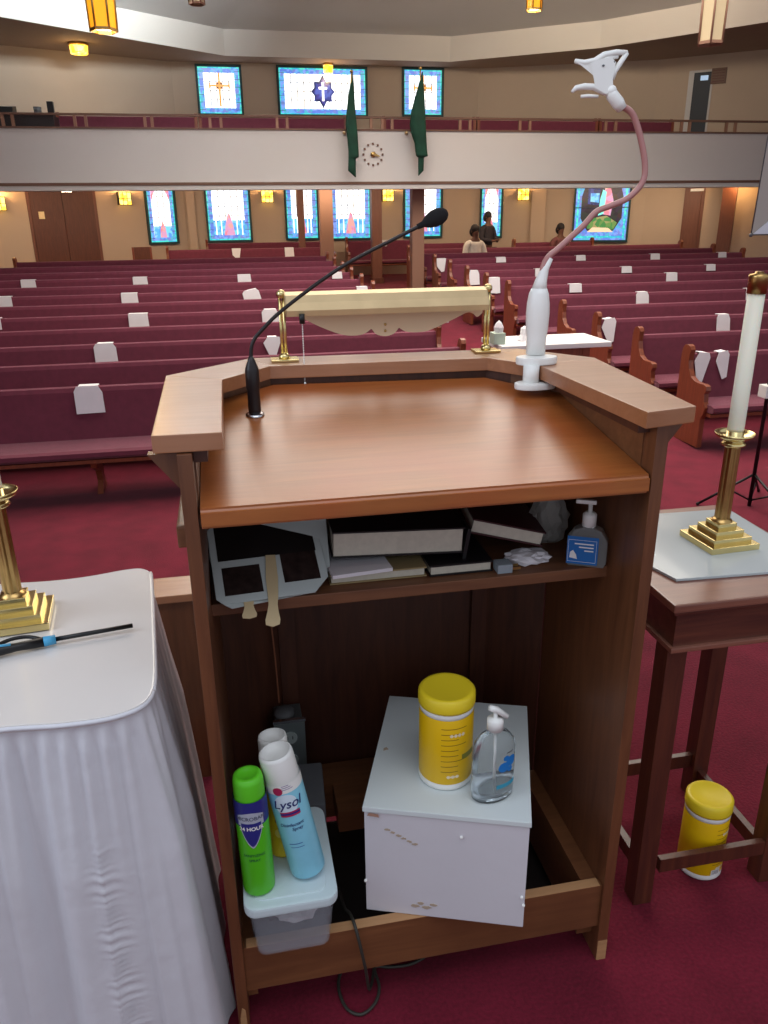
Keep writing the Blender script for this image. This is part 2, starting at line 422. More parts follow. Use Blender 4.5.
# sound desk on the balcony, far left
t = thing('sound_desk', 'dark sound desk on the balcony at the far left edge', 'desk', (at(20, 118, 16.6).x, 16.6, 2.45))
a = at(-8, 110, 16.6); b = at(56, 118, 16.6)
p = MB(); p.box((a.x, 16.35, 3.0), (b.x, 16.9, 3.28)); part('desktop', p, M_dark, t)
p = MB(); p.box((a.x+.1, 16.4, 2.45), (b.x-.1, 16.8, 3.0)); part('cabinet', p, M_dark, t)
a = at(0, 106, 16.6); b = at(15, 116, 16.6)
p = MB(); p.prism([(16.4, 3.28), (16.8, 3.28), (16.8, 3.46), (16.5, 3.42)], a.x-.1, b.x, None, Matrix(((0,0,1,0),(1,0,0,0),(0,1,0,0),(0,0,0,1))))
single('mixing_console', p, M_black, 'low black console on the left end of the balcony desk', 'console', (a.x, 16.6, 3.28))
q = at(51, 112, 16.6)
p = MB(); p.box((q.x-.05, 16.55, 3.28), (q.x+.06, 16.65, 3.52), None, None, .01); single('desk_speaker', p, M_black, 'small upright black speaker on the right end of the balcony desk', 'speaker', (q.x, 16.6, 3.28))
q = at(38, 113, 16.6)
p = MB(); p.lathe([(0, 3.28), (.06, 3.28), (.07, 3.43), (.06, 3.43), (.05, 3.30), (0, 3.30)], 16, None, Matrix.Translation((q.x, 16.6, 0))); single('pen_cup', p, M_dkgray, 'grey cup standing on the balcony desk between console and speaker', 'cup', (q.x, 16.6, 3.28))

# columns under the balcony
for (px, py, Y, wd, mm, lab) in [(417, 290, 16.6, .25, M_colp, 'pale brown square column beside the centre aisle, right of the microphone'),
                       (376, 275, 19.5, .24, M_colw, 'dark brown square column between the pulpit view windows and the wall lamp'),
                       (326, 264, 18.2, .28, M_colp, 'pale brown square column between two lower windows, behind the left pews'),
                       (301, 252, 19.5, .15, M_colw, 'slim dark column crossing the lower left window of the centre pair')]:
    q = at(px, 220, Y); z = floor_z(Y)
    ztop = 2.02+(Y-BY)*.1
    t = thing('column', lab, 'column', (q.x, Y, z))
    p = MB(); p.box((q.x-wd/2, Y-wd/2, z), (q.x+wd/2, Y+wd/2, ztop), None, None, .01); part('shaft', p, mm, t)
    p = MB(); p.box((q.x-wd/2-.03, Y-wd/2-.03, z-.03), (q.x+wd/2+.03, Y+wd/2+.03, z+.12)); part('column_base', p, M_doorw, t)

# ------------------------------------------------------------ stained glass windows
G_white = emis('lit_glass_white', (255, 255, 252), 1.5, [(255, 255, 255), (250, 252, 255), (255, 250, 240), (240, 248, 255)], 9)
G_blue = emis('lit_glass_blue', (96, 130, 210), .95, [(84, 112, 200), (120, 150, 225), (70, 170, 190), (110, 120, 190), (90, 160, 220)], 16)
G_teal = emis('lit_glass_teal', (50, 190, 190), .9, [(40, 180, 190), (70, 215, 200), (60, 150, 210), (90, 220, 190)], 18)
G_orange = emis('lit_glass_orange', (232, 150, 50), .9)
G_pink = emis('lit_glass_pink', (214, 130, 150), .9, [(220, 120, 140), (200, 150, 190), (225, 160, 150)], 10)
G_sky = emis('lit_glass_sky', (90, 170, 220), 1.0, [(80, 160, 215), (110, 200, 230), (70, 130, 210), (130, 190, 210)], 12)
G_navy = emis('lit_glass_navy', (40, 56, 120), .7, [(36, 50, 110), (60, 70, 150), (30, 40, 80)], 10)
G_dark = emis('lit_glass_dark', (50, 36, 44), .5, [(40, 30, 44), (80, 46, 40), (50, 60, 50), (60, 40, 70)], 9)
G_skin = emis('lit_glass_skin', (232, 196, 160), .9)
G_green = emis('lit_glass_green', (90, 160, 80), .6, [(60, 130, 70), (120, 150, 80), (190, 160, 110)], 9)
G_aqua = emis('lit_glass_aqua', (120, 230, 210), 1.0)
M_lead = mat('lead_came', (64, 72, 84), .6)
M_leadl = mat('pale_lead', (190, 196, 208), .6)
M_frame = mat('window_frame_dark', (24, 60, 62), .5)
M_cord = mat('dark_cord', (46, 54, 56), .5)
win_n = [0]
def window(pxs, pyb, H, kind, ztop=None, label=None):
    """pxs: left/right pixel of the opening; base height from pyb"""
    win_n[0] += 1
    A, an = onwall((pxs[0]+pxs[1])/2, pyb)
    L, _ = onwall(pxs[0], pyb); Rr, _ = onwall(pxs[1], pyb)
    W = (Vector((Rr.x, Rr.y))-Vector((L.x, L.y))).length; z0 = A.z
    if ztop is not None: H = ztop-z0
    T = Matrix.Translation((A.x, A.y, z0)) @ Matrix.Rotation(an, 4, 'Z')   # local: x along wall, -y into room
    h = W/2
    def B(p, x0, x1, z0_, z1_, y, m, dp=.01): p.box((x0, y-dp, z0_), (x1, y, z1_), m, T)
    f = MB()
    fw = .05
    B(f, -h-fw, -h, -fw, H+fw, 0, M_frame, .07); B(f, h, h+fw, -fw, H+fw, 0, M_frame, .07)
    B(f, -h, h, -fw, 0, 0, M_frame, .09); B(f, -h, h, H, H+fw, 0, M_frame, .07)
    fr = struct('window_%d' % win_n[0], f, M_frame, label=label)
    p = MB()
    bw = min(.125, W*.16)
    if kind == 'figure':
        B(p, -h, h, 0, H, -.005, G_blue)
        B(p, -h+.04, h-.04, .05, H-.02, -.018, G_teal, .006); B(p, -h+.09, h-.09, .1, H-.02, -.026, G_blue, .006)
        def shape(pts, m, y): p.prism([(a*h, b*H) for a, b in pts], -y, -y+.008, m, T @ Matrix(((1,0,0,0),(0,0,1,0),(0,1,0,0),(0,0,0,1))))
        shape([(-.5,.16),(.5,.16),(.78,.38),(.78,.75),(.62,.99),(-.62,.99),(-.78,.75),(-.78,.38)], G_dark, .045)
        shape([(-.55,.62),(-.1,.6),(-.1,.97),(-.55,.97)], G_navy, .055)
        shape([(-.45,.66),(-.12,.64),(-.12,.8),(-.45,.8)], G_sky, .062)
        shape([(-.5,.2),(.5,.18),(.62,.3),(.2,.42),(-.55,.36)], G_green, .06)
        shape([(-.02,.45),(.35,.42),(.42,.68),(.28,.9),(.1,.92),(.0,.75)], G_pink, .066)
        shape([(-.12,.42),(.08,.45),(.14,.82),(.0,.86),(-.08,.7)], G_aqua, .072)
        shape([(.02,.9),(.1,.86),(.2,.88),(.22,.96),(.12,1.0),(.02,.98)], G_skin, .078)
        shape([(.1,.94),(.24,.88),(.26,.99),(.12,1.0)], G_dark, .084)
        shape([(-.5,.14),(.5,.14),(.3,.21),(-.3,.22)], G_skin, .07)
        shape([(.3,.6),(.62,.55),(.66,.95),(.35,.97)], G_dark, .058)
        B(p, -h, h, H*.55, H*.565, -.09, M_lead, .004)
    else:
        B(p, -h, h, 0, H, -.005, G_teal)
        B(p, -h+.03, h-.03, .03, H-.03, -.018, G_blue, .006)
        B(p, -h+bw, h-bw, bw, H-bw, -.026, G_white, .006)
        nx = max(3, int(W/.17)); nz = max(4, int(H/.24))
        for i in range(1, nx):
            x = -h+bw+(W-2*bw)*i/nx; B(p, x-.009, x+.009, bw, H-bw, -.034, M_leadl, .004)
        for i in range(1, nz):
            z = bw+(H-2*bw)*i/nz; B(p, -h+bw, h-bw, z-.006, z+.006, -.034, M_leadl, .004)
        for s_ in (-1, 1):
            for i in range(0, int(H/.16)):
                z = .08+i*.16; B(p, s_*(h-bw*.5)-bw*.5, s_*(h-bw*.5)+bw*.5, z, z+.008, -.034, M_lead, .004)
        def shape(pts, m, y): p.prism(pts, -y, -y+.008, m, T @ Matrix(((1,0,0,0),(0,0,1,0),(0,1,0,0),(0,0,0,1))))
        if kind == 'lower':
            B(p, -h+bw, h-bw, bw, bw+.34, -.036, G_sky, .004)
            for i in range(6):
                x = -h+bw+(W-2*bw)*(i+.5)/6; B(p, x-.01, x+.01, bw, bw+.34+.05*(i % 2), -.042, G_white, .004)
            shape([(-.13*W, bw*.9), (.13*W, bw*.9), (.1*W, .32), (.04*W, .56), (0, .64), (-.04*W, .56), (-.1*W, .32)], G_pink, .05)
        if kind == 'arch':
            B(p, -h+bw, h-bw, bw, bw+.26, -.036, G_sky, .004)
            shape([(-.12*W, bw), (.12*W, bw), (.1*W, .3), (0, .5), (-.1*W, .3)], G_pink, .05)
            shape([(-h+bw, H-bw), (-h+bw, H-.45), (-h+bw+.05, H-.3), (-.05, H-bw)], G_pink, .044)
            shape([(h-bw, H-bw), (h-bw, H-.45), (h-bw-.05, H-.3), (.05, H-bw)], G_pink, .044)
        if kind == 'cross':
            c = H*.6
            B(p, -.022, .022, bw*1.2, H-bw, -.042, G_orange, .004); B(p, -W*.24, W*.24, c-.02, c+.02, -.042, G_orange, .004)
            for s_ in (-1, 1): B(p, s_*W*.24-.012, s_*W*.24+.012, c-.06, c+.06, -.042, G_orange, .004)
            shape([(.085*math.cos(a), c+.085*math.sin(a)) for a in [i*PI/8 for i in range(16)]], G_orange, .052)
            for i in range(4):
                a = PI/4+i*PI/2; shape([(.06*math.cos(a)+.02*math.cos(b), c+.06*math.sin(a)+.02*math.sin(b)) for b in [j*PI/4 for j in range(8)]], G_dark, .058)
        if kind == 'emblem':
            c = H*.5
            pts = []
            for i in range(16):
                a = i*PI/8; rr = .30 if i % 2 == 0 else .225
                pts.append((rr*math.cos(a)*(1 if i % 4 else .95), c+rr*math.sin(a)*(1 if i % 4 else 1.2)))
            shape(pts, G_navy, .05)
            shape([(x*.8, c+(z-c)*.8) for x, z in pts], emis('lit_glass_deep_blue', (58, 70, 150), .9, [(50, 60, 140), (80, 96, 180), (60, 50, 130)], 10), .054)
            B(p, -.025, .025, c-.2, c+.2, -.056, G_white, .004); B(p, -.1, .1, c+.05, c+.1, -.056, G_white, .004)
    pn = p.build('stained_glass', G_white, fr)
    return fr
window((151, 177), 242, 1.3, 'arch', 2.35, label='narrow arched stained glass window near the left door')
window((210, 251), 240, 1.3, 'lower', 2.35)
window((288, 318), 238, 1.3, 'lower', 2.35)
window((332, 370), 238, 1.3, 'lower', 2.35)
window((405, 440), 236, 1.3, 'lower', 2.35)
window((481, 500), 236, 1.3, 'arch', 2.35)
window((573, 625), 240, 1.3, 'figure', 2.28, label='blue stained glass picture window with a robed figure')
window((201, 242), 114, .98, 'cross', label='upper window with orange cross')
window((281, 366), 115, .99, 'emblem', label='wide upper window with blue eight-pointed emblem')
window((404, 441), 115, .98, 'cross')
# fix heights of the upper windows through their real tops is done by H above

# doors
def wallbox(p, pxs, z0, z1, d0, d1, m, py=220):
    A, an = onwall((pxs[0]+pxs[1])/2, py); L, _ = onwall(pxs[0], py); R_, _ = onwall(pxs[1], py)
    W = (Vector((R_.x, R_.y))-Vector((L.x, L.y))).length/2
    T = Matrix.Translation((A.x, A.y, 0)) @ Matrix.Rotation(an, 4, 'Z')
    p.box((-W, -d1, z0), (W, -d0, z1), m, T); return A, an, W, T
def door(n, pxs, z0, z1, m, leaves, name=None):
    f = MB(); A, an, W, T = wallbox(f, pxs, z0, z1, 0, .03, M_colw)
    fr = struct('door_%d' % n, f, M_colw)
    for k in range(leaves):
        x0 = -W+.06+(2*W-.12)*k/leaves; x1 = -W+.06+(2*W-.12)*(k+1)/leaves-.015
        p = MB(); p.box((x0, -.06, z0), (x1, -.03, z1-.06), m, T)
        lf = p.build('door_leaf', m, fr)
    return fr, W, T
zf = .0
d1, W1, T1 = door(1, (30, 99), -.1, 2.3, M_doorw, 2)
p = MB(); p.box((-W1+.2, -.08, 1.55), (-W1+.32, -.06, 1.7), None, T1); p.build('push_plate', M_brasssat, d1)
p = MB(); p.box((.0, -.1, 2.1), (.22, -.06, 2.2), None, T1); p.build('door_closer', M_chrome, d1)
d2, W2, T2 = door(2, (682, 702), -.1, 2.3, M_colw, 1)
p = MB(); p.box((-.1, -.1, 2.0), (.2, -.06, 2.06), None, T2); p.build('door_closer', M_white, d2)
M_blueblack = mat('dark_blue_glass', (26, 34, 48), .5)
A, an = onwall(700, 122)
f = MB(); A, an, W, T = wallbox(f, (687, 711), 2.6, 4.6, 0, .03, M_balc, 95)
d3 = struct('door_3', f, M_balc); p = MB(); p.box((-W+.12, -.05, 2.6), (W-.04, -.03, 4.55), None, T); p.build('door_leaf', M_blueblack, d3)
p = MB(); p.box((0, -.06, 4.38), (W-.1, -.05, 4.48), None, T); p.build('lit_pane', emis('dim_sky_pane', (140, 170, 200), .7), d3)
A, an = onwall(719, 76)
p = MB(); T = Matrix.Translation(A) @ Matrix.Rotation(an, 4, 'Z')
p.box((-.16, -.05, -.16), (.16, 0, .16), M_brownstrip, T)
for i in range(5): p.box((-.13, -.06, -.12+i*.055), (.13, -.05, -.10+i*.055), M_doorw, T)
o = p.build('wall_vent', M_brownstrip, None, A); o.location = A; o['label'] = 'small square brown vent high on the right wall by the upper door'; o['category'] = 'vent'
# pilasters on the walls (structure)
p = MB(); wallbox(p, (720, 734), -.3, 2.5, 0, .2, M_colw); struct('trim_3', p, M_colw, label='brown wooden pilaster under the balcony at the right')
p = MB(); wallbox(p, (531, 545), -.1, 2.4, 0, .12, M_wall); struct('trim_4', p, M_wall)
p = MB(); wallbox(p, (188, 196), -.1, 2.4, 0, .12, M_wall); struct('trim_5', p, M_wall)

# ------------------------------------------------------------ wall sconces, ceiling lamps, pendants
G_amber = emis('amber_lamp_glass', (255, 196, 60), 1.7, [(255, 205, 60), (255, 180, 40), (255, 225, 120)], 14)
G_warm = emis('warm_bulb', (255, 246, 210), 5)
G_amber2 = emis('orange_lamp_glass', (240, 160, 30), .95)
def sconce(px, py, lab):
    A, an = onwall(px, py); T = Matrix.Translation(A) @ Matrix.Rotation(an, 4, 'Z')
    t = thing('wall_sconce', lab, 'lamp', A, 'amber sconces under the balcony')
    p = MB(); p.box((-.1, -.02, -.14), (.1, 0, .14), None, T); part('mounting_plate', p, M_black, t)
    p = MB()
    for i in range(3): p.box((-.14+.095*i, -.16, -.15), (-.052+.095*i, -.03, .12), None, T)
    part('glass_shade', p, G_amber, t)
    p = MB()
    for x in (-.145, -.05, .045, .14):
        p.box((x-.006, -.17, -.155), (x+.006, -.02, .13), None, T)
    for z in (-.155, -.02, .12): p.box((-.145, -.17, z), (.145, -.162, z+.01), None, T)
    part('metal_frame', p, M_black, t)
    d = Matrix.Rotation(an, 4, 'Z') @ Vector((0, -.12, 0))
    l = point('sconce_light', (A.x+d.x*1.6, A.y+d.y*1.6, A.z+.2), 12, (255, 196, 125), .06); 
sconce(123, 198, 'amber wall sconce between the brown double door and the narrow arched window')
sconce(267, 196, 'amber wall sconce left of the paired lower windows')
sconce(387, 195, 'amber wall sconce beside the dark brown column')
sconce(524, 194, 'amber wall sconce left of the picture window')
sconce(-3, 203, 'amber wall sconce cut by the left edge, left of the double door')
point('right_sconce_light', onwall(742, 190)[0] + Vector((-.3, -.3, .1)), 12, (255, 200, 130), .06)
def flush(px, py, Y, s, lab):
    q = at(px, py, Y); q.z = ZT
    t = thing('flush_ceiling_light', lab, 'lamp', q)
    p = MB(); p.lathe([(0, 0), (s*1.05, 0), (s*1.1, -.04), (s*.95, -.05), (0, -.05)], 8, None, Matrix.Translation(q), smooth=False); part('rim', p, M_brassd, t)
    p = MB(); p.lathe([(s*.98, -.05), (s*.9, -.2), (0, -.22)], 8, None, Matrix.Translation(q), smooth=False); part('glass_shade', p, G_amber, t)
    point('ceiling_lamp_light', (q.x, q.y-.1, ZT-.3), 7, (255, 214, 150), .1)
def onceil(px, py): return onz(px, py, ZT)
q = onceil(78, 43); flush(78, 43, q.y, .19, 'small amber ceiling light above the balcony at the left')
q = onceil(328, 64); flush(328, 64, q.y-.1, .12, 'small amber ceiling light above the wide upper window')
def pendant(px, pyb, D, rr, hh, lit, lab, sides=6):
    q = at(px, pyb, D); z0 = q.z
    t = thing('pendant_lantern', lab, 'lamp', (q.x, q.y, z0))
    T = Matrix.Translation((q.x, q.y, z0))
    p = MB(); p.lathe([(rr*.92, .02), (rr, hh)], sides, None, T, smooth=False)
    part('glass_panels', p, G_amber2 if lit else mat('pale_lantern_glass', (214, 196, 160), .5), t)
    p = MB()
    for i in range(sides):
        a = 2*PI*i/sides; x, y = math.cos(a), math.sin(a)
        p.tube([(rr*.95*x, rr*.95*y, .0), (rr*1.03*x, rr*1.03*y, hh)], .012, 5, None, T)
    p.lathe([(rr*.9, 0), (rr*1.02, 0), (rr*1.02, .03), (rr*.9, .03), (rr*.9, 0)], sides, None, T, smooth=False)
    p.lathe([(0, hh), (rr*1.1, hh), (rr*.6, hh+.15), (.03, hh+.2), (0, hh+.2)], sides, None, T, smooth=False)
    part('metal_frame', p, M_brassd if lit else M_colp, t)
    if lit:
        p = MB(); p.lathe([(0, .03), (rr*.8, .03), (rr*.8, .035), (0, .035)], sides, None, T, smooth=False); part('bottom_glass', p, G_warm, t)
        point('pendant_light', (q.x, q.y, z0-.15), 22, (255, 205, 130), .15)
    p = MB(); p.tube([(0, 0, hh+.2), (0, 0, max(hh+.4, 6.2-z0))], .012, 6, None, T); part('hanging_rod', p, M_brassd, t)
pendant(104, 32, 10.0, .145, .55, True, 'large lit amber lantern hanging at the upper left')
pendant(534, 11, 14.5, .14, .5, True, 'smaller lit yellow lantern hanging right of centre at the top edge')
pendant(710, 45, 9.0, .145, .62, False, 'unlit pale lantern hanging at the upper right')
pendant(197, 5, 15.0, .13, .5, False, 'unlit brown lantern just entering the top edge beside the bright cove')

# flags and clock on the balcony front
def flag(px, pyt, pyb, lab, prof, s=1):
    prof = [(60+c/7.68, 340+a/7.68, 340+b/7.68) for c, a, b in prof]
    q = at(px, pyt, BY-.35); zb = at(px, pyb, BY-.3).z; zt = q.z
    t = thing('furled_flag', lab, 'flag', (q.x, BY-.2, 3.0), 'green flags on the balcony front')
    p = MB(); p.tube([(q.x-.06*s, BY-.02, 2.96), (q.x-.02, BY-.3, zt+.03)], .012, 8); p.sphere((q.x-.02, BY-.3, zt+.05), .03)
    part('flag_pole', p, M_brassd, t)
    p = MB(); n = 16; grid = []
    rows = []
    for k in range(len(prof)-1):
        for j in range(3):
            f_ = j/3; rows.append(tuple(prof[k][c]+(prof[k+1][c]-prof[k][c])*f_ for c in range(3)))
    rows.append(prof[-1])
    for (yy, xl, xr) in rows:
        l_ = at(xl, yy, BY-.25); r_ = at(xr, yy, BY-.25); cx_ = (l_.x+r_.x)/2; half = (r_.x-l_.x)/2
        row = []
        for i in range(n):
            a = 2*PI*i/n; k_ = 1+.16*math.sin(a*4+yy*.04)
            row.append(p.bm.verts.new((cx_+half*math.cos(a)*(1 if abs(math.cos(a)) > .9 else k_), BY-.25+min(.09, half*.6)*math.sin(a)*k_, l_.z)))
        grid.append(row)
    for j in range(len(rows)-1):
        for i in range(n): p.bm.faces.new([grid[j][i], grid[j][(i+1) % n], grid[j+1][(i+1) % n], grid[j+1][i]])
    p.bm.faces.new(grid[0]); p.bm.faces.new(grid[-1][::-1])
    for f in p.bm.faces: f.smooth = True
    bmesh.ops.recalc_face_normals(p.bm, faces=p.bm.faces[:])
    part('flag_cloth', p, M_flag, t)
flag(353, 74, 174, 'dark green furled flag left of the clock, against the wide upper window', [(80, 94, 98), (200, 75, 105), (300, 60, 112), (400, 50, 120), (500, 42, 130), (600, 55, 138), (700, 65, 143), (748, 65, 145), (756, 65, 122), (850, 62, 122), (900, 116, 123)])
flag(422, 71, 171, 'dark green furled flag right of the clock, against the small upper window', [(90, 630, 636), (200, 600, 645), (300, 572, 650), (400, 545, 655), (500, 535, 660), (560, 545, 662), (640, 572, 666), (700, 578, 670), (738, 585, 675), (750, 600, 645), (850, 600, 642), (888, 600, 606)], -1)
q = at(373, 154.5, BY)
t = thing('wall_clock', 'dial clock of twelve separate markers on the white balcony front', 'clock', (q.x, BY, q.z))
for i in range(12):
    a = i*PI/6; p = MB(); x, z = q.x+.185*math.cos(a), q.z+.185*math.sin(a)
    p.box((x-.018, BY-.02, z-.018), (x+.018, BY, z+.018), None, None, .004); part('hour_marker', p, M_brownstrip, t)
p = MB(); p.lathe([(0, 0), (.05, 0), (.05, .03), (0, .035)], 16, None, Matrix.Translation((q.x, BY, q.z)) @ Matrix.Rotation(PI/2, 4, 'X')); part('hub', p, M_brassd, t)
p = MB(); p.prism([(0, -.02), (.12, -.045), (.12, -.02), (0, .02)], 0, .008, None, Matrix.Translation((q.x, BY-.03, q.z)) @ Matrix.Rotation(PI/2, 4, 'X')); part('hour_hand', p, M_brassd, t)
p = MB(); p.prism([(0, -.015), (.08, -.02), (.07, .01), (0, .015)], 0, .008, None, Matrix.Translation((q.x, BY-.034, q.z)) @ Matrix.Rotation(PI/2, 4, 'X')); part('minute_hand', p, M_brassd, t)
for (px, lab) in ((344, 'small pale bracket on the balcony front left of the clock'), (406, 'small pale bracket on the balcony front right of the clock')):
    q = at(px, 133, BY); p = MB(); p.lathe([(0, 0), (.03, 0), (.03, .04), (.02, .06), (0, .06)], 12, None, Matrix.Translation((q.x, BY, q.z)) @ Matrix.Rotation(PI/2, 4, 'X'))
    single('flag_bracket', p, M_brasssat, lab, 'bracket', (q.x, BY, q.z))

# ------------------------------------------------------------ pews
YZ = Matrix(((0,0,1,0),(1,0,0,0),(0,1,0,0),(0,0,0,1)))   # outline (y,z) extruded along x
END = [(.10, 0), (.10, .88), (.085, .95), (.05, .99), (.0, 1.0), (-.045, .985), (-.065, .95), (-.055, .90), (-.05, .84), (-.07, .76), (-.12, .69), (-.2, .655), (-.3, .65), (-.36, .655),
       (-.41, .64), (-.42, .60), (-.39, .56), (-.40, .48), (-.44, .43), (-.42, .37), (-.38, .3), (-.38, 0)]
def pew(x0, x1, Y, z, lab, group, ends=(1, 1), mid=True):
    t = thing('pew', lab, 'pew', ((x0+x1)/2, Y, z), group)
    a, b = x0+(.03 if ends[0] else 0), x1-(.03 if ends[1] else 0)
    T = Matrix.Translation((0, Y, z)) @ YZ
    p = MB(); p.prism([(-.09, .43), (-.0, .43), (.06, .86), (.055, .895), (.03, .905), (.0, .895), (-.015, .86), (-.04, .7)][::-1], a, b, None, T); part('backrest', p, M_pewback, t)
    p = MB(); p.prism([(-.0, .30), (.04, .30), (.095, .87), (.06, .88)], a, b, None, T); part('back_board', p, M_pewwood, t)
    p = MB(); p.prism([(-.0, .37), (-.52, .385), (-.545, .41), (-.54, .445), (-.5, .46), (-.04, .45)], a, b, None, T); part('seat', p, M_pewback, t)
    p = MB(); p.box((a, Y-.5, z+.34), (b, Y, z+.372)); part('seat_board', p, M_pewwood, t)
    for e, on in ((x0, ends[0]), (x1-.055, ends[1])):
        if on:
            p = MB(); p.prism(END, e, e+.055, None, T, .006); part('pew_end', p, M_pewwood, t)
    if mid:
        n = max(1, int((x1-x0)/2.3))
        for i in range(1, n+1):
            if n == 1 and (x1-x0) < 2: break
            x = x1-(x1-x0)*i/(n+.0)+.0 if n > 1 else (x0+x1)/2
            if i == n and n > 1: break
            p = MB(); p.prism([(-.02, 0), (-.1, .12), (-.12, .34), (-.44, .34), (-.42, .28), (-.24, .2), (-.2, .1), (-.3, 0)], x-.02, x+.02, None, T); part('middle_support', p, M_pewwood, t)
    return t
ORD = ['front', 'second', 'third', 'fourth', 'fifth', 'sixth', 'seventh', 'eighth', 'ninth', 'tenth', 'eleventh', 'twelfth', 'thirteenth']
LROWS = []; RROWS = []
for k in range(12):
    Y = 7.2+.9*k; x1 = 2.5-.03*(Y-7.2); x0 = -5.0 if k < 11 else -4.0
    LROWS.append((Y, x0, x1))
    lab = 'maroon upholstered pew, %s row of the section left of the centre aisle' % ORD[k]
    t = pew(x0, x1, Y, floor_z(Y), lab, 'pews left of the centre aisle', mid=(k > 0))
    if k == 0:
        q = onz(98, 480, -.55); T = Matrix.Translation((0, Y, floor_z(Y))) @ YZ
        for xs in (-1.22, 1.0):
            p = MB(); p.prism([(-.02, 0), (-.1, .12), (-.12, .34), (-.44, .34), (-.42, .28), (-.24, .2), (-.2, .1), (-.3, 0)], xs-.025, xs+.025, None, T); part('middle_support', p, M_pewwood, t)
RFAR = {11: 10.9, 10: 11.15, 9: 11.25, 8: 11.4}
for k in range(12):
    Y = 7.36+.975*k; x0 = 4.64-.048*(Y-7.4); x1 = RFAR.get(k, 11.6)
    RROWS.append((Y, x0, x1))
    pew(x0, x1, Y, floor_z(Y), 'maroon upholstered pew, %s row of the section right of the centre aisle' % ORD[k], 'pews right of the centre aisle')
pew(-1.2, 2.35, 18.9, floor_z(18.9), 'maroon pew behind the left rows, beneath the lower windows', 'rear pews below the windows')
pew(-.35, 2.75, 20.3, floor_z(20.3), 'rearmost maroon pew against the back wall left of the dark column', 'rear pews below the windows')
pew(3.05, 5.0, 20.3, floor_z(20.3), 'rearmost maroon pew against the back wall, seen between the two columns', 'rear pews below the windows')
pew(4.55, 6.1, 19.3, floor_z(19.3), 'short maroon pew behind the column near the seated people', 'rear pews below the windows')
LROWS += [(18.9, -1.2, 2.35), (20.3, -.35, 2.75), (20.3, 3.05, 5.0)]

def paper(cx, pyt, wpx, hpx, side, tilt=0, shape='rect', fix=None):
    rows = LROWS if side == 'L' else RROWS
    # find the row whose back top lies nearest to this picture point
    best = None
    for i, (Y, a, b) in enumerate(rows):
        q = at(cx, pyt, Y-.03); e = abs(q.z-(floor_z(Y)+.91))
        if a-.3 < q.x < b+.3 and (best is None or e < best[0]): best = (e, i, q)
    e, i, q = best; Y = rows[i][0]; z = floor_z(Y)
    sc = FPX/((q-CC).dot(cF))
    W = wpx/sc; H = hpx/sc*1.0; x = min(max(q.x, rows[i][1]+.065+W*.45), rows[i][2]-.065-W*.45)
    ang = math.atan2(-.14, 1)
    T = Matrix.Translation((x, Y-.022, z+.912)) @ Matrix.Rotation(math.radians(tilt), 4, 'Y')
    p = MB(); h = W/2
    if shape == 'rect': o = [(-h, 0), (-h*1.0, -H), (h*1.04, -H), (h*.96, 0)]
    elif shape == 'cut': o = [(-h*.8, 0), (-h, -H*.18), (-h*.97, -H), (h*1.0, -H*.98), (h*.94, -H*.25), (h*.68, 0)]
    elif shape == 'coffin': o = [(-h*.5, 0), (-h, -H*.3), (-h*.35, -H), (h*.35, -H*.95), (h, -H*.15), (h*.8, 0)]
    elif shape == 'drop': o = [(-h, 0), (-h*.9, -H*.6), (0, -H), (h*.6, -H*.95), (h, 0)]
    n = []
    for (u, v) in o: n.append((u, v*.06/.4*0+(v*.13), v))  # follows the lean of the backrest
    front = [Vector((u, v*.13-.012, v)) for u, v in o]; back = [Vector((u, v*.13-.008, v)) for u, v in o]
    A = [p.bm.verts.new(T @ c) for c in front]; B = [p.bm.verts.new(T @ c) for c in back]
    p.bm.faces.new(A); p.bm.faces.new(B[::-1])
    for j in range(len(o)): p.bm.faces.new([A[j], B[j], B[(j+1) % len(o)], A[(j+1) % len(o)]])
    # flap folded over the top of the backrest
    w0 = min(abs(o[0][0]), abs(o[-1][0]))
    p.box((-w0, -.012, -.001), (w0, .085, .002), None, T)
    p.box((-w0, .082, -.1), (w0, .085, .0), None, T)
    bmesh.ops.recalc_face_normals(p.bm, faces=p.bm.faces[:])
    return p, i, x, Vector((x, Y, z+.91))
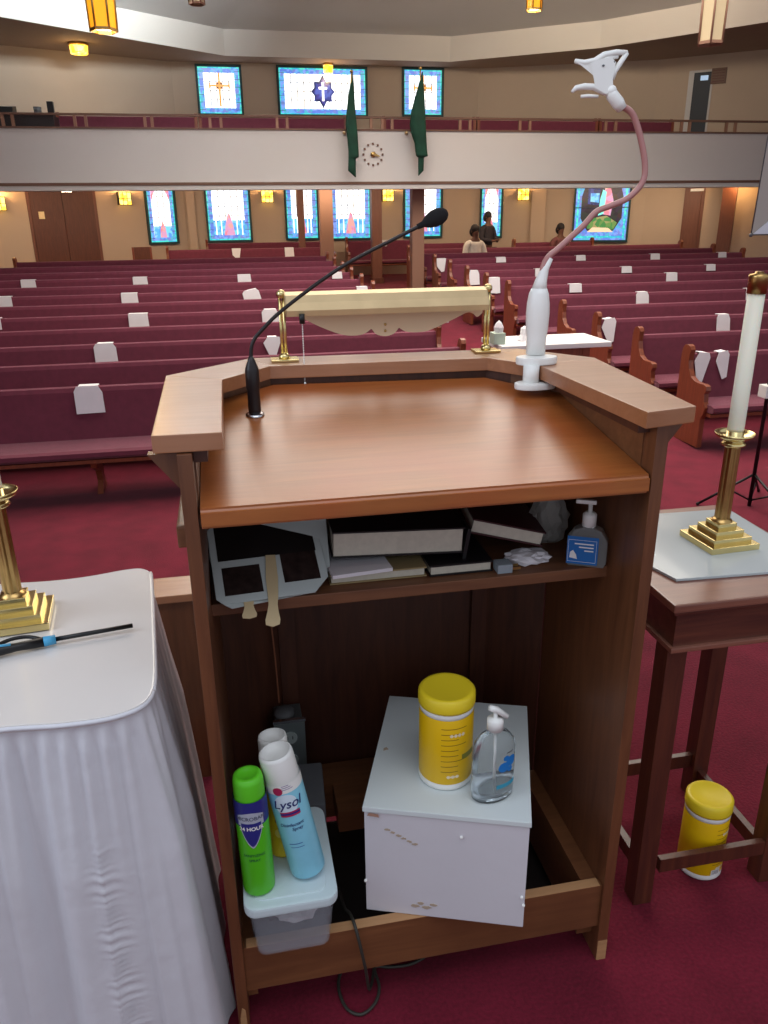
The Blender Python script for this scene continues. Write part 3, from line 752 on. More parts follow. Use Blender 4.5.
PAP = [  # centre x, top y, width, height, section, tilt, shape, where
 (88, 388, 28, 27, 'L', 0, 'cut'), (105, 346, 22, 18, 'L', 0, 'cut'), (138, 315, 19, 13, 'L', 0, 'rect'), (129, 293, 16, 10, 'L', 0, 'rect'),
 (140, 279, 14, 7, 'L', 0, 'rect'), (28, 281, 14, 8, 'L', 0, 'rect'), (4, 298, 14, 10, 'L', 0, 'rect'), (-2, 323, 6, 11, 'L', 0, 'rect'),
 (250, 288, 17, 11, 'L', -12, 'cut'), (244, 275, 13, 7, 'L', 0, 'rect'), (270, 309, 17, 14, 'L', 0, 'cut'), (272, 337, 18, 19, 'L', 0, 'coffin'),
 (236, 246, 9, 10, 'L', 0, 'drop'), (289, 245, 9, 9, 'L', 0, 'rect'), (337, 274, 10, 6, 'L', 0, 'rect'), (362, 286, 11, 4, 'L', 0, 'rect'), (385, 246, 6, 6, 'L', 0, 'drop'),
 (426, 259, 10, 13, 'R', 0, 'drop'), (455, 269, 11, 14, 'R', 0, 'cut'), (491, 282, 12, 15, 'R', 0, 'rect'), (501, 257, 10, 5, 'R', 0, 'rect'),
 (540, 268, 10, 8, 'R', 0, 'rect'), (576, 280, 13, 8, 'R', 0, 'rect'), (581, 254, 10, 5, 'R', 0, 'rect'), (627, 264.5, 11, 6, 'R', 0, 'rect'),
 (655.5, 252, 10, 6, 'R', 0, 'rect'), (711, 265, 10, 6, 'R', 0, 'rect'), (722.5, 252, 9, 5, 'R', 0, 'rect'), (671.5, 276.5, 12, 8, 'R', 0, 'rect'),
 (642.5, 294.5, 14, 13, 'R', 0, 'cut'), (723.5, 317, 15, 17, 'R', 0, 'cut'), (750, 291, 9, 13, 'R', 0, 'rect'), (703, 356, 17, 30, 'R', 6, 'coffin'),
 (722, 354, 15, 27, 'R', -8, 'coffin'), (605, 323, 16, 24, 'R', -8, 'coffin')]
recs = []
for a in PAP:
    p, i, x, pos = paper(*a); recs.append((a, p, i, x, pos))
cnt = {}
for rc in recs: cnt.setdefault((rc[0][4], rc[2]), []).append(rc)
for (side, i), L in cnt.items():
    L.sort(key=lambda r: r[3])
    for j, rc in enumerate(L):
        a = rc[0]
        sec = 'left' if side == 'L' else 'right'
        row = (ORD[i]+' '+sec+' pew row') if not (side == 'L' and i > 11) else ['pew beneath the lower windows', 'rearmost pew left of the column', 'rearmost pew between the columns'][i-12]
        if len(L) == 1: wh = ''
        elif len(L) == 2: wh = ', the '+('left' if j == 0 else 'right')+' one of two'
        else: wh = ', '+['leftmost', 'second from left', 'third from left', 'fourth from left', 'fifth from left'][j]+' of %d' % len(L)
        sh = {'rect': 'white paper sheet', 'cut': 'cut-corner white paper', 'coffin': 'tapering white paper cutout', 'drop': 'pointed white paper'}[a[6]]
        single('paper_sheet', rc[1], M_paper, '%s draped over the %s%s' % (sh, row, wh), 'paper', rc[4], 'paper sheets marking the pews')
# little pale card on the end of the second left pew
q = at(443, 327, 9.0)
p = MB(); p.box((2.41, 8.93, floor_z(9.0)+1.002), (2.53, 9.08, floor_z(9.0)+1.03), None, None, .004)
single('folded_card', p, M_paper, 'small pale folded card lying on top of a left pew end beside the aisle', 'card', (2.47, 9.0, floor_z(9.0)+1.0))

# wooden chair by the back wall
q = at(141, 250, 18.6); z = floor_z(18.6); x = q.x
t = thing('chair', 'wooden chair with dark back standing below the narrow arched window', 'chair', (x, 18.6, z))
p = MB(); p.box((x-.21, 18.4, z+.44), (x+.21, 18.8, z+.48)); part('seat', p, M_pewwood, t)
p = MB(); p.box((x-.2, 18.79, z+.72), (x+.2, 18.82, z+1.0)); part('backrest', p, M_doorw, t)
for sx in (-.19, .19):
    for yy, h in ((18.42, .44), (18.8, 1.0)):
        p = MB(); p.box((x+sx-.02, yy-.02, z), (x+sx+.02, yy+.02, z+h)); part('leg', p, M_pewwood, t)

# ------------------------------------------------------------ people far back
M_skin = mat('brown_skin', (96, 62, 48), .6); M_hair = mat('dark_hair', (26, 18, 18), .7)
M_cream = mat('cream_knit', (216, 204, 192), .85, noise=.08, scale=20); M_darktop = mat('dark_coat', (40, 34, 40), .85, noise=.2, scale=15); M_brownshirt = mat('brown_shirt', (104, 60, 60), .85, noise=.15, scale=12)
M_trouser = mat('dark_trousers', (34, 32, 42), .85)
def skin_mesh(name, verts, edges, radii, m, parent, loc, sub=2):
    me = bpy.data.meshes.new(name); me.from_pydata([Vector(v) for v in verts], edges, [])
    o = bpy.data.objects.new(name, me); COL.objects.link(o)
    md = o.modifiers.new('skin', 'SKIN'); md.use_smooth_shade = True
    for i, r in enumerate(radii): me.skin_vertices[0].data[i].radius = (r if isinstance(r, tuple) else (r, r))
    me.skin_vertices[0].data[0].use_root = True
    sb = o.modifiers.new('sub', 'SUBSURF'); sb.levels = sub; sb.render_levels = sub
    me.materials.append(m); o.parent = parent
    dg = bpy.context.evaluated_depsgraph_get(); nm = bpy.data.meshes.new_from_object(o.evaluated_get(dg))
    o.modifiers.clear(); o.data = nm; bpy.data.meshes.remove(me)
    if len(nm.materials) == 0: nm.materials.append(m)
    return o
def person(loc, lab, top, seated=True, arms='lap', face=0, scale=1, group=None, hair=M_hair):
    t = thing('person', lab, 'person', loc, group); t.rotation_euler = (0, 0, face); t.scale = (scale,)*3
    # local: facing -y, origin on the floor
    hz = .52 if seated else .92
    V = [(0, 0, hz), (0, .0, hz+.18), (0, .0, hz+.36), (0, -.01, hz+.47), (0, -.02, hz+.55), (0, -.03, hz+.63), (0, -.02, hz+.73)]
    Rr = [(.15, .11), (.14, .1), (.16, .1), (.07, .06), (.045, .045), (.07, .085), (.06, .08)]
    E_ = [(0,1),(1,2),(2,3),(3,4),(4,5),(5,6)]
    for s in (-1, 1):
        n = len(V)
        V += [(s*.19, 0, hz+.42), (s*.25, -.04, hz+.16)]
        Rr += [.055, .042]
        E_ += [(3, n), (n, n+1)]
        hnd = (s*.08, -.28, hz+.12) if arms == 'lap' else (s*.05, -.25, hz+.30)
        V += [hnd, (hnd[0]-s*.05, hnd[1]-.05, hnd[2]+.01)]; Rr += [.032, .026]
        E_ += [(n+1, n+2), (n+2, n+3)]
        for f in range(4):
            V.append((hnd[0]-s*.085+s*.0, hnd[1]-.09+f*.016, hnd[2]+.02-f*.012)); Rr.append(.009); E_.append((n+3, len(V)-1))
        V.append((hnd[0]-s*.03, hnd[1]-.09, hnd[2]+.045)); Rr.append(.01); E_.append((n+3, len(V)-1))
        n = len(V)
        if seated:
            V += [(s*.1, -.1, hz-.01), (s*.12, -.44, hz), (s*.12, -.46, .08), (s*.12, -.6, .035)]
        else:
            V += [(s*.09, 0, hz-.1), (s*.1, -.01, .5), (s*.1, .02, .08), (s*.1, -.14, .035)]
        Rr += [.085, .062, .042, (.04, .03)]; E_ += [(0, n), (n, n+1), (n+1, n+2), (n+2, n+3)]
    skin_mesh('body', V, E_, Rr, M_skin, t, loc)
    # clothing
    tv = [(0, 0, hz-.04), (0, 0, hz+.18), (0, 0, hz+.36), (0, -.01, hz+.46)]; tr = [(.19, .14), (.17, .125), (.18, .12), (.09, .08)]; te = [(0,1),(1,2),(2,3)]
    for s in (-1, 1):
        n = len(tv); hnd = (s*.09, -.27, hz+.12) if arms == 'lap' else (s*.07, -.24, hz+.29)
        tv += [(s*.19, 0, hz+.41), (s*.25, -.04, hz+.16), hnd]; tr += [.075, .06, .05]; te += [(3, n), (n, n+1), (n+1, n+2)]
    skin_mesh('upper_garment', tv, te, tr, top, t, loc)
    lv = [(0, 0, hz)]; lr = [(.17, .12)]; le = []
    for s in (-1, 1):
        n = len(lv)
        if seated: lv += [(s*.1, -.1, hz), (s*.12, -.44, hz), (s*.12, -.46, .12)]
        else: lv += [(s*.09, 0, hz-.1), (s*.1, -.01, .5), (s*.1, .02, .12)]
        lr += [.1, .078, .06]; le += [(0, n), (n, n+1), (n+1, n+2)]
    skin_mesh('trousers', lv, le, lr, M_trouser, t, loc)
    # face details and hair
    p = MB(); c = (0, -.03, hz+.69)
    p.sphere((0, -.005, hz+.715), .098, None, (.95, 1.02, 1.05)); p.sphere((0, .05, hz+.66), .085, None, (1.1, .8, 1.2))
    p.build('hair', hair, t)
    p = MB(); p.sphere((0, -.118, hz+.665), .014, None, (1, 1.2, 1.4)); p.sphere((-.078, -.02, hz+.67), .018, None, (.5, 1, 1.4)); p.sphere((.078, -.02, hz+.67), .018, None, (.5, 1, 1.4)); p.build('nose_and_ears', M_skin, t)
    p = MB(); p.sphere((-.03, -.108, hz+.69), .009); p.sphere((.03, -.108, hz+.69), .009); p.build('eyes', M_black, t)
    p = MB(); p.sphere((0, -.108, hz+.625), .013, None, (1.6, .5, .5)); p.build('mouth', mat('lip', (120, 60, 58), .5), t)
    return t
q = at(476, 240, 17.75); person((q.x, 17.86, floor_z(17.8)), 'seated person in a cream top with arms folded in the last right pew row', M_cream, True, 'lap', .2, 1.08)
q = at(488, 230, 18.75); person((q.x, 18.8, floor_z(18.8)), 'standing person in a dark coat behind the person in cream', M_darktop, False, 'lap', .5, .95)
q = at(560, 235, 18.9); person((q.x, 18.9, floor_z(18.9)), 'seated person in a brownish top near the picture window', M_brownshirt, True, 'lap', .2, 1.02)
q = at(560, 235, 19.1)
pew(q.x-1.2, q.x+.9, 19.12, floor_z(19.1), 'maroon pew under the person in a brownish top, mostly hidden', 'rear pews below the windows')

# ------------------------------------------------------------ tall white topped table in the aisle
TY0, TY1, TZ = 7.3, 7.95, .29
a = onz(492, 346, TZ); 
xl, xr = at(502, 344, TY0).x, at(612, 342, TY0).x
t = thing('side_table', 'white topped table standing in the aisle just behind the lectern rail', 'table', ((xl+xr)/2, 7.6, -.75))
p = MB(); p.box((xl, TY0, TZ), (xr, TY1, TZ+.05), None, None, .01); part('tabletop', p, mat('white_tabletop', (226, 224, 224), .45), t)
for sx in (xl+.25, xr-.25):
    for sy in (TY0+.08, TY1-.08):
        p = MB(); p.box((sx-.03, sy-.03, floor_z(sy)), (sx+.03, sy+.03, TZ)); part('leg', p, M_pewwood, t)
p = MB(); p.box((xl+.2, TY0+.06, TZ-.1), (xr-.2, TY1-.06, TZ)); part('apron', p, M_pewwood, t)
q = at(499, 334, TY0+.15)
t = thing('tissue_box', 'pale green tissue box with a white tissue on the aisle table', 'tissue box', (q.x, TY0+.2, TZ+.05))
p = MB(); p.box((q.x-.06, TY0+.12, TZ+.05), (q.x+.06, TY0+.26, TZ+.16), None, None, .006); part('carton', p, mat('pale_green_card', (176, 190, 174), .7), t)
p = MB(); p.lathe([(.0, TZ+.16), (.045, TZ+.16), (.05, TZ+.21), (.03, TZ+.25), (.0, TZ+.28)], 7, None, Matrix.Translation((q.x+.01, TY0+.19, 0)), False); part('tissue', p, M_paper, t)
q = at(524, 332, TY0+.25)
p = MB(); p.lathe([(0, 0), (.05, 0), (.03, .06), (.04, .12), (.01, .15), (0, .15)], 7, None, Matrix.Translation((q.x, TY0+.3, TZ+.05)) @ Matrix.Rotation(.2, 4, 'Y'), False)
single('crumpled_tissue', p, M_paper, 'crumpled white tissue standing on the aisle table beside the white clamp', 'tissue', (q.x, TY0+.3, TZ+.05))
q = at(490, 332, TY0+.1)
p = MB(); p.lathe([(0, 0), (.04, 0), (.045, .06), (.02, .075), (0, .075)], 12, None, Matrix.Translation((xl+.04, TY0+.3, TZ+.05)))
single('white_cup', p, M_white, 'small white cup at the left end of the aisle table', 'cup', (xl+.04, TY0+.3, TZ+.05))

# ------------------------------------------------------------ light stand with white softbox
base = onz(749, 506, -.75); bx, by = base.x, base.y
t = thing('light_stand', 'black tripod light stand beyond the right hand candle', 'stand', (bx, by, -.75))
p = MB(); p.tube([(bx, by, -.745), (bx, by, 2.0)], .016, 10); part('pole', p, M_black, t)
for k in range(3):
    a = math.radians(165+120*k)
    p = MB(); p.tube([(bx, by, -.47), (bx+.42*math.cos(a), by+.42*math.sin(a), -.735)], .011, 8); p.sphere((bx+.42*math.cos(a), by+.42*math.sin(a), -.735), .015); part('leg', p, M_black, t)
    p = MB(); p.tube([(bx, by, -.70), (bx+.2*math.cos(a), by+.2*math.sin(a), -.595)], .008, 6); part('brace', p, M_black, t)
p = MB(); p.box((bx-.06, by-.06, .17), (bx+.03, by+.04, .27), None, None, .01); part('clamp', p, M_white, t, 'white clamp on the pole')
q = at(751, 235, by-.25); q2 = at(769, 130, by-.25)
t = thing('softbox', 'white tilted softbox panel cut off by the right edge', 'light', (bx, by, q.z))
lean = (q2.x-q.x)/(q2.z-q.z)
p = MB()
zb, zt_ = q.z, q.z+1.5
def sx(z): return q.x+lean*(z-zb)
p.poly([(sx(zb), by-.25, zb), (sx(zb)+.95, by-.25, zb), (sx(zt_)+.95, by-.25, zt_), (sx(zt_), by-.25, zt_)])
part('diffuser', p, mat('softbox_fabric', (190, 182, 172), .7), t)
p = MB()
c0 = [(sx(zb), by-.25, zb), (sx(zb)+.95, by-.25, zb), (sx(zt_)+.95, by-.25, zt_), (sx(zt_), by-.25, zt_)]
c1 = [(sx(zb)+.45, by+.2, zb+.4), (sx(zb)+.8, by+.2, zb+.3), (sx(zt_)+.7, by+.2, zt_-.3), (sx(zt_)+.5, by+.2, zt_-.3)]
for i in range(4): p.poly([c0[i], c0[(i+1) % 4], c1[(i+1) % 4], c1[i]])
p.poly(c1); part('shell', p, M_white, t)
p = MB()
for i in range(4): p.tube([c0[i], c0[(i+1) % 4]], .004, 6)
p.sphere(c0[0], .014); part('rim', p, M_dkgray, t)
p = MB(); p.prism([(0, 0), (.95, 0), (.95, .75)], 0, .006, None, Matrix(((1,0,0,sx(zb)+.01),(0,0,-1,by-.252),(0,1,0,zb+.006),(0,0,0,1)))); part('lower_flap', p, mat('bright_white_fabric', (236, 240, 246), .6), t, 'brighter white triangular flap')

# ------------------------------------------------------------ LECTERN
LY = 1.155
t = lect = thing('lectern', 'dark-stained wooden lectern with sloped desk, raised rail and open shelf', 'lectern', (.31, 1.4, 0))
BACK = [(-.067, 1.60), (.083, 1.70), (.564, 1.68), (.69, 1.56)]
for nme, x0, x1, yb in (('side_panel', -.089, -.067, 1.60), ('side_panel', .690, .713, 1.555)):
    p = MB(); p.box((x0, LY-.003, 0), (x1, yb, 1.22), None, None, .0015); part(nme, p, M_wood, t)
p = MB()
for (a, b) in zip(BACK[:-1], BACK[1:]):
    a, b = Vector(a), Vector(b); d = (b-a).normalized(); n = Vector((-d.y, d.x))*.018
    p.prism([tuple(a), tuple(b), tuple(b+n), tuple(a+n)], .03, 1.22)
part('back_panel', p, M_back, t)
p = MB()
for (x, y) in (BACK[1], BACK[2]):
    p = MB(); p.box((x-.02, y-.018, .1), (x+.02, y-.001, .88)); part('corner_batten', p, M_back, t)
# desk (slopes up away from the reader)
dz = lambda y: 1.131+.145*(y-1.152)
p = MB(); o = [(-.063, 1.150), (.686, 1.150), (.686, 1.550), (.56, 1.668), (.088, 1.69), (-.063, 1.59)]
A = [p.bm.verts.new((x, y, dz(y))) for x, y in o]; B = [p.bm.verts.new((x, y, dz(y)-.034)) for x, y in o]
p.bm.faces.new(A); p.bm.faces.new(B[::-1])
for i in range(len(o)): p.bm.faces.new([B[i], B[(i+1) % 6], A[(i+1) % 6], A[i]])
bmesh.ops.bevel(p.bm, geom=[e for e in p.bm.edges if abs(e.verts[0].co.y-1.15) < .001 and abs(e.verts[1].co.y-1.15) < .001 and e.calc_length() > .3], offset=.006, segments=3, affect='EDGES')
part('desk_top', p, M_desk, t)
# rail
OUT = [(-.123, 1.158), (-.130, 1.635), (.045, 1.802), (.672, 1.775), (.792, 1.612), (.748, 1.140)]
INN = [(-.020, 1.156), (-.018, 1.565), (.083, 1.690), (.564, 1.668), (.638, 1.555), (.650, 1.120)]
for i, nme in enumerate(['left_arm_rail', 'corner_rail', 'rear_rail', 'corner_rail', 'right_arm_rail']):
    a, b, c, d = OUT[i], OUT[i+1], INN[i+1], INN[i]
    p = MB(); p.prism([a, d, c, b], 1.222, 1.25, None, None, .002); part(nme, p, M_rail, t)
# upstand under the rail (inner face above the desk)
p = MB()
UP = [(-.0645, 1.19), (-.0645, 1.60), (.083, 1.7), (.568, 1.68), (.6875, 1.555), (.6875, 1.19)]
for i in range(5):
    a, b = Vector(UP[i]), Vector(UP[i+1]); d = (b-a).normalized(); n = Vector((-d.y, d.x))*.018
    p.prism([tuple(a), tuple(b), tuple(b+n), tuple(a+n)], 1.09, 1.2215)
part('upstand', p, M_woodx, t)
# brackets under the arm rails
for x0, x1 in ((-.066, -.045), (.668, .690)):
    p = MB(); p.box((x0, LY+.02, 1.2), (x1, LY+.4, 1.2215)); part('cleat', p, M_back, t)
for sgn, x in ((-1, -.089), (1, .713)):
    p = MB(); p.prism([(x, 1.17), (x+sgn*.045, 1.17), (x, 1.11)][::sgn], 0, .02, None, Matrix(((1,0,0,0),(0,0,1,1.18),(0,1,0,.045),(0,0,0,1)))); part('corbel', p, M_wood, t)
    p = MB(); p.box((min(x, x+sgn*.022), 1.26, 1.025), (max(x, x+sgn*.022), 1.55, 1.065), None, None, .004); part('side_moulding', p, M_woodx, t)
# shelf
p = MB(); p.prism([(-.067, 1.275), (.69, 1.275), (.69, 1.55), (.562, 1.672), (.086, 1.69), (-.067, 1.59)], .882, .905, None, None, .002); part('shelf', p, wood('shelf_wood', (104, 64, 40), (130, 84, 54), .5, 'X', wear=(82, 50, 34)), t)
# base frame
p = MB(); p.box((-.067, 1.160, .092), (.69, 1.180, .208), None, None, .001); part('front_base_board', p, M_woodx, t)
p = MB(); p.box((-.06, 1.159, .2082), (.685, 1.1805, .2095)); part('board_edge', p, M_raw, t, 'pale bare top edge of the base board')
for x0, x1 in ((-.067, -.046), (.655, .69)):
    p = MB(); p.box((x0, 1.183, .05), (x1, 1.55, .20)); part('side_cleat', p, M_woodx, t)
p = MB(); p.box((.675, 1.13, .06), (.69, 1.36, .165)); 
p.bm.free(); 
p = MB(); p.box((.08, 1.60, .10), (.565, 1.68, .205)); p.box((.17, 1.50, .14), (.62, 1.60, .2045)); part('rear_cleat', p, M_woodx, t)
p = MB(); p.box((.691, LY-.0045, .0), (.7125, LY-.003, .055)); part('worn_chip', p, M_raw, t, 'pale chipped corner at the panel foot')
p = MB(); p.prism([(-.086, 0), (-.072, 0), (-.073, .05), (-.08, .058), (-.085, .03)], 0, .0015, None, Matrix(((1,0,0,0),(0,0,-1,LY-.003),(0,1,0,0),(0,0,0,1)))); part('worn_chip', p, M_raw, t, 'pale chipped corner at the panel foot')

p = MB(); p.box((-.066, 1.32, .001), (.689, 1.56, .012)); p.box((-.03, 1.56, .001), (.64, 1.60, .012)); p.box((.07, 1.60, .001), (.57, 1.68, .012)); part('shade_board', p, mat('painted_floor_shade', (30, 18, 14), .8), t)  # near-black board added to paint the shade over the carpet inside the base
# power outlet box and wire inside the lectern
t = thing('outlet_box', 'grey double power outlet box fixed to the inside back of the lectern', 'outlet', (.07, 1.655, .33))
p = MB(); p.box((.038, 1.60, .265), (.104, 1.675, .405), None, None, .003); part('box_body', p, mat('grey_metal_box', (120, 128, 130), .4, metal=.6), t)
p = MB(); p.box((.034, 1.594, .255), (.108, 1.600, .412), None, None, .001); part('cover_plate', p, mat('steel_plate', (140, 150, 150), .35, metal=.5), t)
p = MB(); p.box((.032, 1.592, .408), (.110, 1.602, .415)); part('plate_edge', p, M_chrome, t, 'bright top edge of the plate')
for z in (.30, .365):
    p = MB(); p.lathe([(0, 0), (.017, 0), (.017, .004), (0, .004)], 16, None, Matrix.Translation((.071, 1.594, z)) @ Matrix.Rotation(PI/2, 4, 'X'), False); so = part('socket', p, mat('grey_socket', (176, 186, 184), .5), t)
    p = MB()
    for dx in (-.006, .006): p.box((.071+dx-.001, 1.5893, z-.003), (.071+dx+.001, 1.5902, z+.006))
    part('slots', p, M_black, so)
p = MB(); p.lathe([(0, .405), (.026, .405), (.026, .414), (.018, .422), (0, .424)], 20, None, Matrix.Translation((.062, 1.633, 0))); part('conduit_cap', p, mat('grey_cap', (108, 110, 112), .5), t)
p = MB(); p.tube(spline([(.048, 1.655, .88), (.045, 1.66, .7), (.05, 1.655, .55), (.052, 1.65, .43)]), .0022, 6)
single('brown_wire', p, mat('brown_wire_jacket', (150, 92, 66), .5), 'thin brown wire hanging down the lectern back to the outlet box', 'wire', (.048, 1.655, .88))

# gooseneck microphone
MY = 1.522
mb_ = Vector((.040, MY, dz(MY)))
t = thing('gooseneck_microphone', 'black gooseneck microphone rising from the left of the lectern desk', 'microphone', mb_)
T = Matrix.Translation(mb_) @ Matrix.Rotation(math.atan(.145), 4, 'X')
p = MB(); p.lathe([(0, 0), (.0185, 0), (.0185, .003), (.013, .006), (0, .006)], 24, None, T); part('flange', p, M_chrome, t, 'chrome ring')
p = MB(); p.lathe([(0, .005), (.012, .005), (.0125, .012), (.0120, .05), (.0135, .055), (.0135, .088), (.0125, .093), (.007, .108), (.004, .116), (0, .116)], 20, None, Matrix.Translation(mb_)); part('shock_mount', p, M_mic, t)
pts = [tuple(at(x_, y_, MY)) for x_, y_ in ((252.5, 366), (251, 352), (253.5, 341), (262, 330), (285, 308), (340, 268), (400, 236), (424, 224))]
p = MB(); p.tube(spline(pts, 6), .0036, 10); part('gooseneck', p, M_mic, t)
hd = (at(444, 214, MY)-at(421, 225.5, MY)).normalized()
T = Matrix.Translation(at(417.5, 227, MY)) @ hd.to_track_quat('Z', 'Y').to_matrix().to_4x4()
p = MB(); p.lathe([(0, 0), (.005, 0), (.006, .012), (.012, .022), (.0155, .034), (.0155, .046), (.012, .057), (.006, .0625), (0, .064)], 20, None, T); part('windscreen', p, mat('foam_black', (24, 22, 24), .9, bump=.6, bscale=900), t)

# brass reading lamp
LYy = 1.745
t = lamp = thing('reading_lamp', 'long brass reading lamp with scalloped plate on the rear rail', 'lamp', (.35, LYy, 1.25))
for x in (.119, .584):
    p = MB(); p.box((x-.030, LYy-.022, 1.2505), (x+.030, LYy+.022, 1.256), None, None, .0015); p.lathe([(0, 0), (.012, 0), (.012, .006), (.007, .012), (0, .012)], 16, None, Matrix.Translation((x, LYy, 1.256))); part('foot', p, M_brass, t)
    p = MB()
    for dx in (-.004, .004): p.tube([(x+dx, LYy, 1.256), (x+dx, LYy, 1.385)], .0035, 10)
    p.lathe([(.006, 0), (.010, .004), (.010, .012), (.006, .016), (0, .018)], 16, None, Matrix.Translation((x, LYy, 1.385))); part('upright', p, M_brass, t)
p = MB()
sec = [(-.034, 1.350), (-.036, 1.362), (-.030, 1.378), (-.016, 1.392), (.006, 1.398), (.026, 1.393), (.034, 1.383), (.034, 1.380), (.026, 1.389), (.006, 1.394), (-.014, 1.388), (-.027, 1.375), (-.032, 1.362), (-.031, 1.350)]
p.prism([(LYy+a-.01, b) for a, b in sec], .125, .574, None, YZ); 
part('shade', p, M_brasssat, t)
for x in (.125, .573):
    p = MB(); p.prism([(LYy+a-.01, b) for a, b in sec[:7]] , x-.0005, x+.0015, None, YZ); part('shade_end', p, M_brasssat, t)
def spl2(pts, n=6): return [(v.x, v.y) for v in spline([(a, b, 0) for a, b in pts], n)]
lo = spl2([(.132, 1.352), (.155, 1.345), (.20, 1.322), (.245, 1.304), (.275, 1.300), (.298, 1.303), (.314, 1.313)]) + spl2([(.316, 1.312), (.326, 1.301), (.346, 1.296), (.366, 1.301), (.376, 1.312)]) + spl2([(.378, 1.313), (.395, 1.304), (.425, 1.302), (.45, 1.306), (.50, 1.326), (.535, 1.341), (.55, 1.338), (.56, 1.331), (.572, 1.340)])
up_ = [(.572, 1.366), (.132, 1.366)]
p = MB(); p.prism(lo+up_, 0, .0022, None, Matrix(((1,0,0,0),(0,0,-1,LYy-.002),(0,1,0,0),(0,0,0,1)))); 
pl_ = part('scalloped_plate', p, mat('beige_plate', (222, 196, 162), .5), t)
p = MB()
for z in (1.308, 1.322): p.sphere((.346, LYy-.005, z), .0032, None, (1, .6, 1), 10)
for x in (.16, .535): p.sphere((x, LYy-.005, 1.35), .0028, None, (1, .6, 1), 10)
part('rivets', p, M_brassd, t)
p = MB()
for i in range(34): p.sphere((.157, LYy-.052, 1.338-.0037*i), .0015, None, (1,1,1), 6)
p.lathe([(0, 0), (.0035, .0), (.0028, .008), (.001, .012), (0, .012)], 10, M_white, Matrix.Translation((.157, LYy-.052, 1.200)))
part('pull_chain', p, M_brassd, t)
p = MB(); p.lathe([(0, 0), (.006, 0), (.006, .02), (0, .02)], 12, None, Matrix.Translation((.157, LYy-.052, 1.336))); part('switch', p, M_black, t)

# phone holder clamp with flexible arm
cx_, cy_ = .644, 1.590
t = thing('phone_holder', 'white clip-on phone holder with long rosy flexible arm on the right rail corner', 'phone holder', (cx_, cy_, 1.25))
p = MB(); p.lathe([(0, 0), (.0205, 0), (.0205, .030), (.0235, .055), (.0245, .085), (.0235, .105), (.0205, .125), (.0165, .135), (0, .138)], 28, None, Matrix.Translation((cx_, cy_, 1.268)), sx=1.0); part('clamp_body', p, M_white, t)
p = MB()
oval = lambda L_, w_, n=20: [(L_*math.cos(2*PI*i/n)+(.010 if math.cos(2*PI*i/n) > 0 else 0), w_*math.sin(2*PI*i/n)) for i in range(n)]
p.prism(oval(.040, .028), 0, .016, None, Matrix.Translation((cx_-.010, cy_-.020, 1.2505)), .004); part('upper_jaw', p, M_white, t)
p = MB(); p.prism(oval(.040, .028), 0, .013, None, Matrix.Translation((cx_-.020, cy_-.045, 1.2035)), .004); part('lower_jaw', p, M_white, t)
p = MB(); p.tube([(cx_-.024, cy_-.042, 1.21), (cx_-.024, cy_-.042, 1.252)], .017, 14); part('clamp_screw', p, M_white, t)
arm = [(540, 292), (545, 262), (560, 247), (583, 226), (596, 212), (610, 206), (628, 198), (642, 183), (645, 166), (641, 140), (634, 117), (627, 109), (620, 106)]
ap = [at(a, b, cy_) for a, b in arm]
p = MB(); p.tube(spline([(cx_, cy_, 1.395)]+ap[1:], 6), .0062, 12); part('flexible_arm', p, M_rose, t)
p = MB(); a0 = at(543, 275, cy_); p.tube([(cx_, cy_, 1.398), tuple(at(541, 281, cy_)), tuple(at(545, 268, cy_)), tuple(at(550, 258, cy_))], [.0165, .0125, .0085, .0068], 14); part('arm_collar', p, M_white, t)
# holder head
hp = lambda a, b, dy=0: at(a, b, cy_+dy)
p = MB(); p.tube([hp(622, 109), hp(618, 103), hp(612, 95), hp(609, 88)], [.010, .0125, .012, .008], 14); p.sphere(hp(611, 91), .011); part('swivel', p, M_white, t)
p = MB()
T = None
def plate(pts, dy0, dy1, bev=.0015):
    # outline in picture-facing plane at depth cy_, given real thickness
    n = len(pts); A = [p.bm.verts.new(hp(a, b, dy0)) for a, b in pts]; B = [p.bm.verts.new(hp(a, b, dy1)) for a, b in pts]
    p.bm.faces.new(A); p.bm.faces.new(B[::-1])
    for i in range(n): p.bm.faces.new([A[i], B[i], B[(i+1) % n], A[(i+1) % n]])
plate([(592, 70), (590, 64), (599, 60), (611, 57), (616, 62), (613, 78), (613, 90), (606, 94), (595, 88), (594, 80)], -.006, .006)
part('spring_housing', p, M_white, t)
p = MB(); p.tube([hp(575, 61), hp(584, 63), hp(595, 61), hp(604, 55), hp(616, 52.5), hp(627, 52.5)], [.004, .0055, .006, .006, .0055, .004], 10)
p.tube([hp(627, 53), hp(621, 62), hp(615, 71), hp(612, 79)], [.0045, .005, .005, .005], 10)
plate([(577, 62), (594, 63), (594, 76), (588, 71)], -.004, .004)
p.tube([hp(600, 59), hp(610, 58), hp(618, 57)], [.004, .004, .003], 8)
part('upper_grip', p, M_white, t)
p = MB(); p.tube([hp(572, 92), hp(576, 88), hp(584, 86.5), hp(594, 87), hp(602, 91), hp(608, 94)], [.003, .005, .006, .006, .006, .005], 10)
p.tube([hp(581, 96.5), hp(588, 96), hp(598, 96.5)], [.003, .0035, .003], 8)
part('lower_grip', p, M_white, t)
p = MB(); p.sphere(hp(603.5, 65.5, -.007), .0028, None, (1, .5, .7)); p.sphere(hp(614, 62, -.004), .0025); part('screw', p, M_dkgray, t)

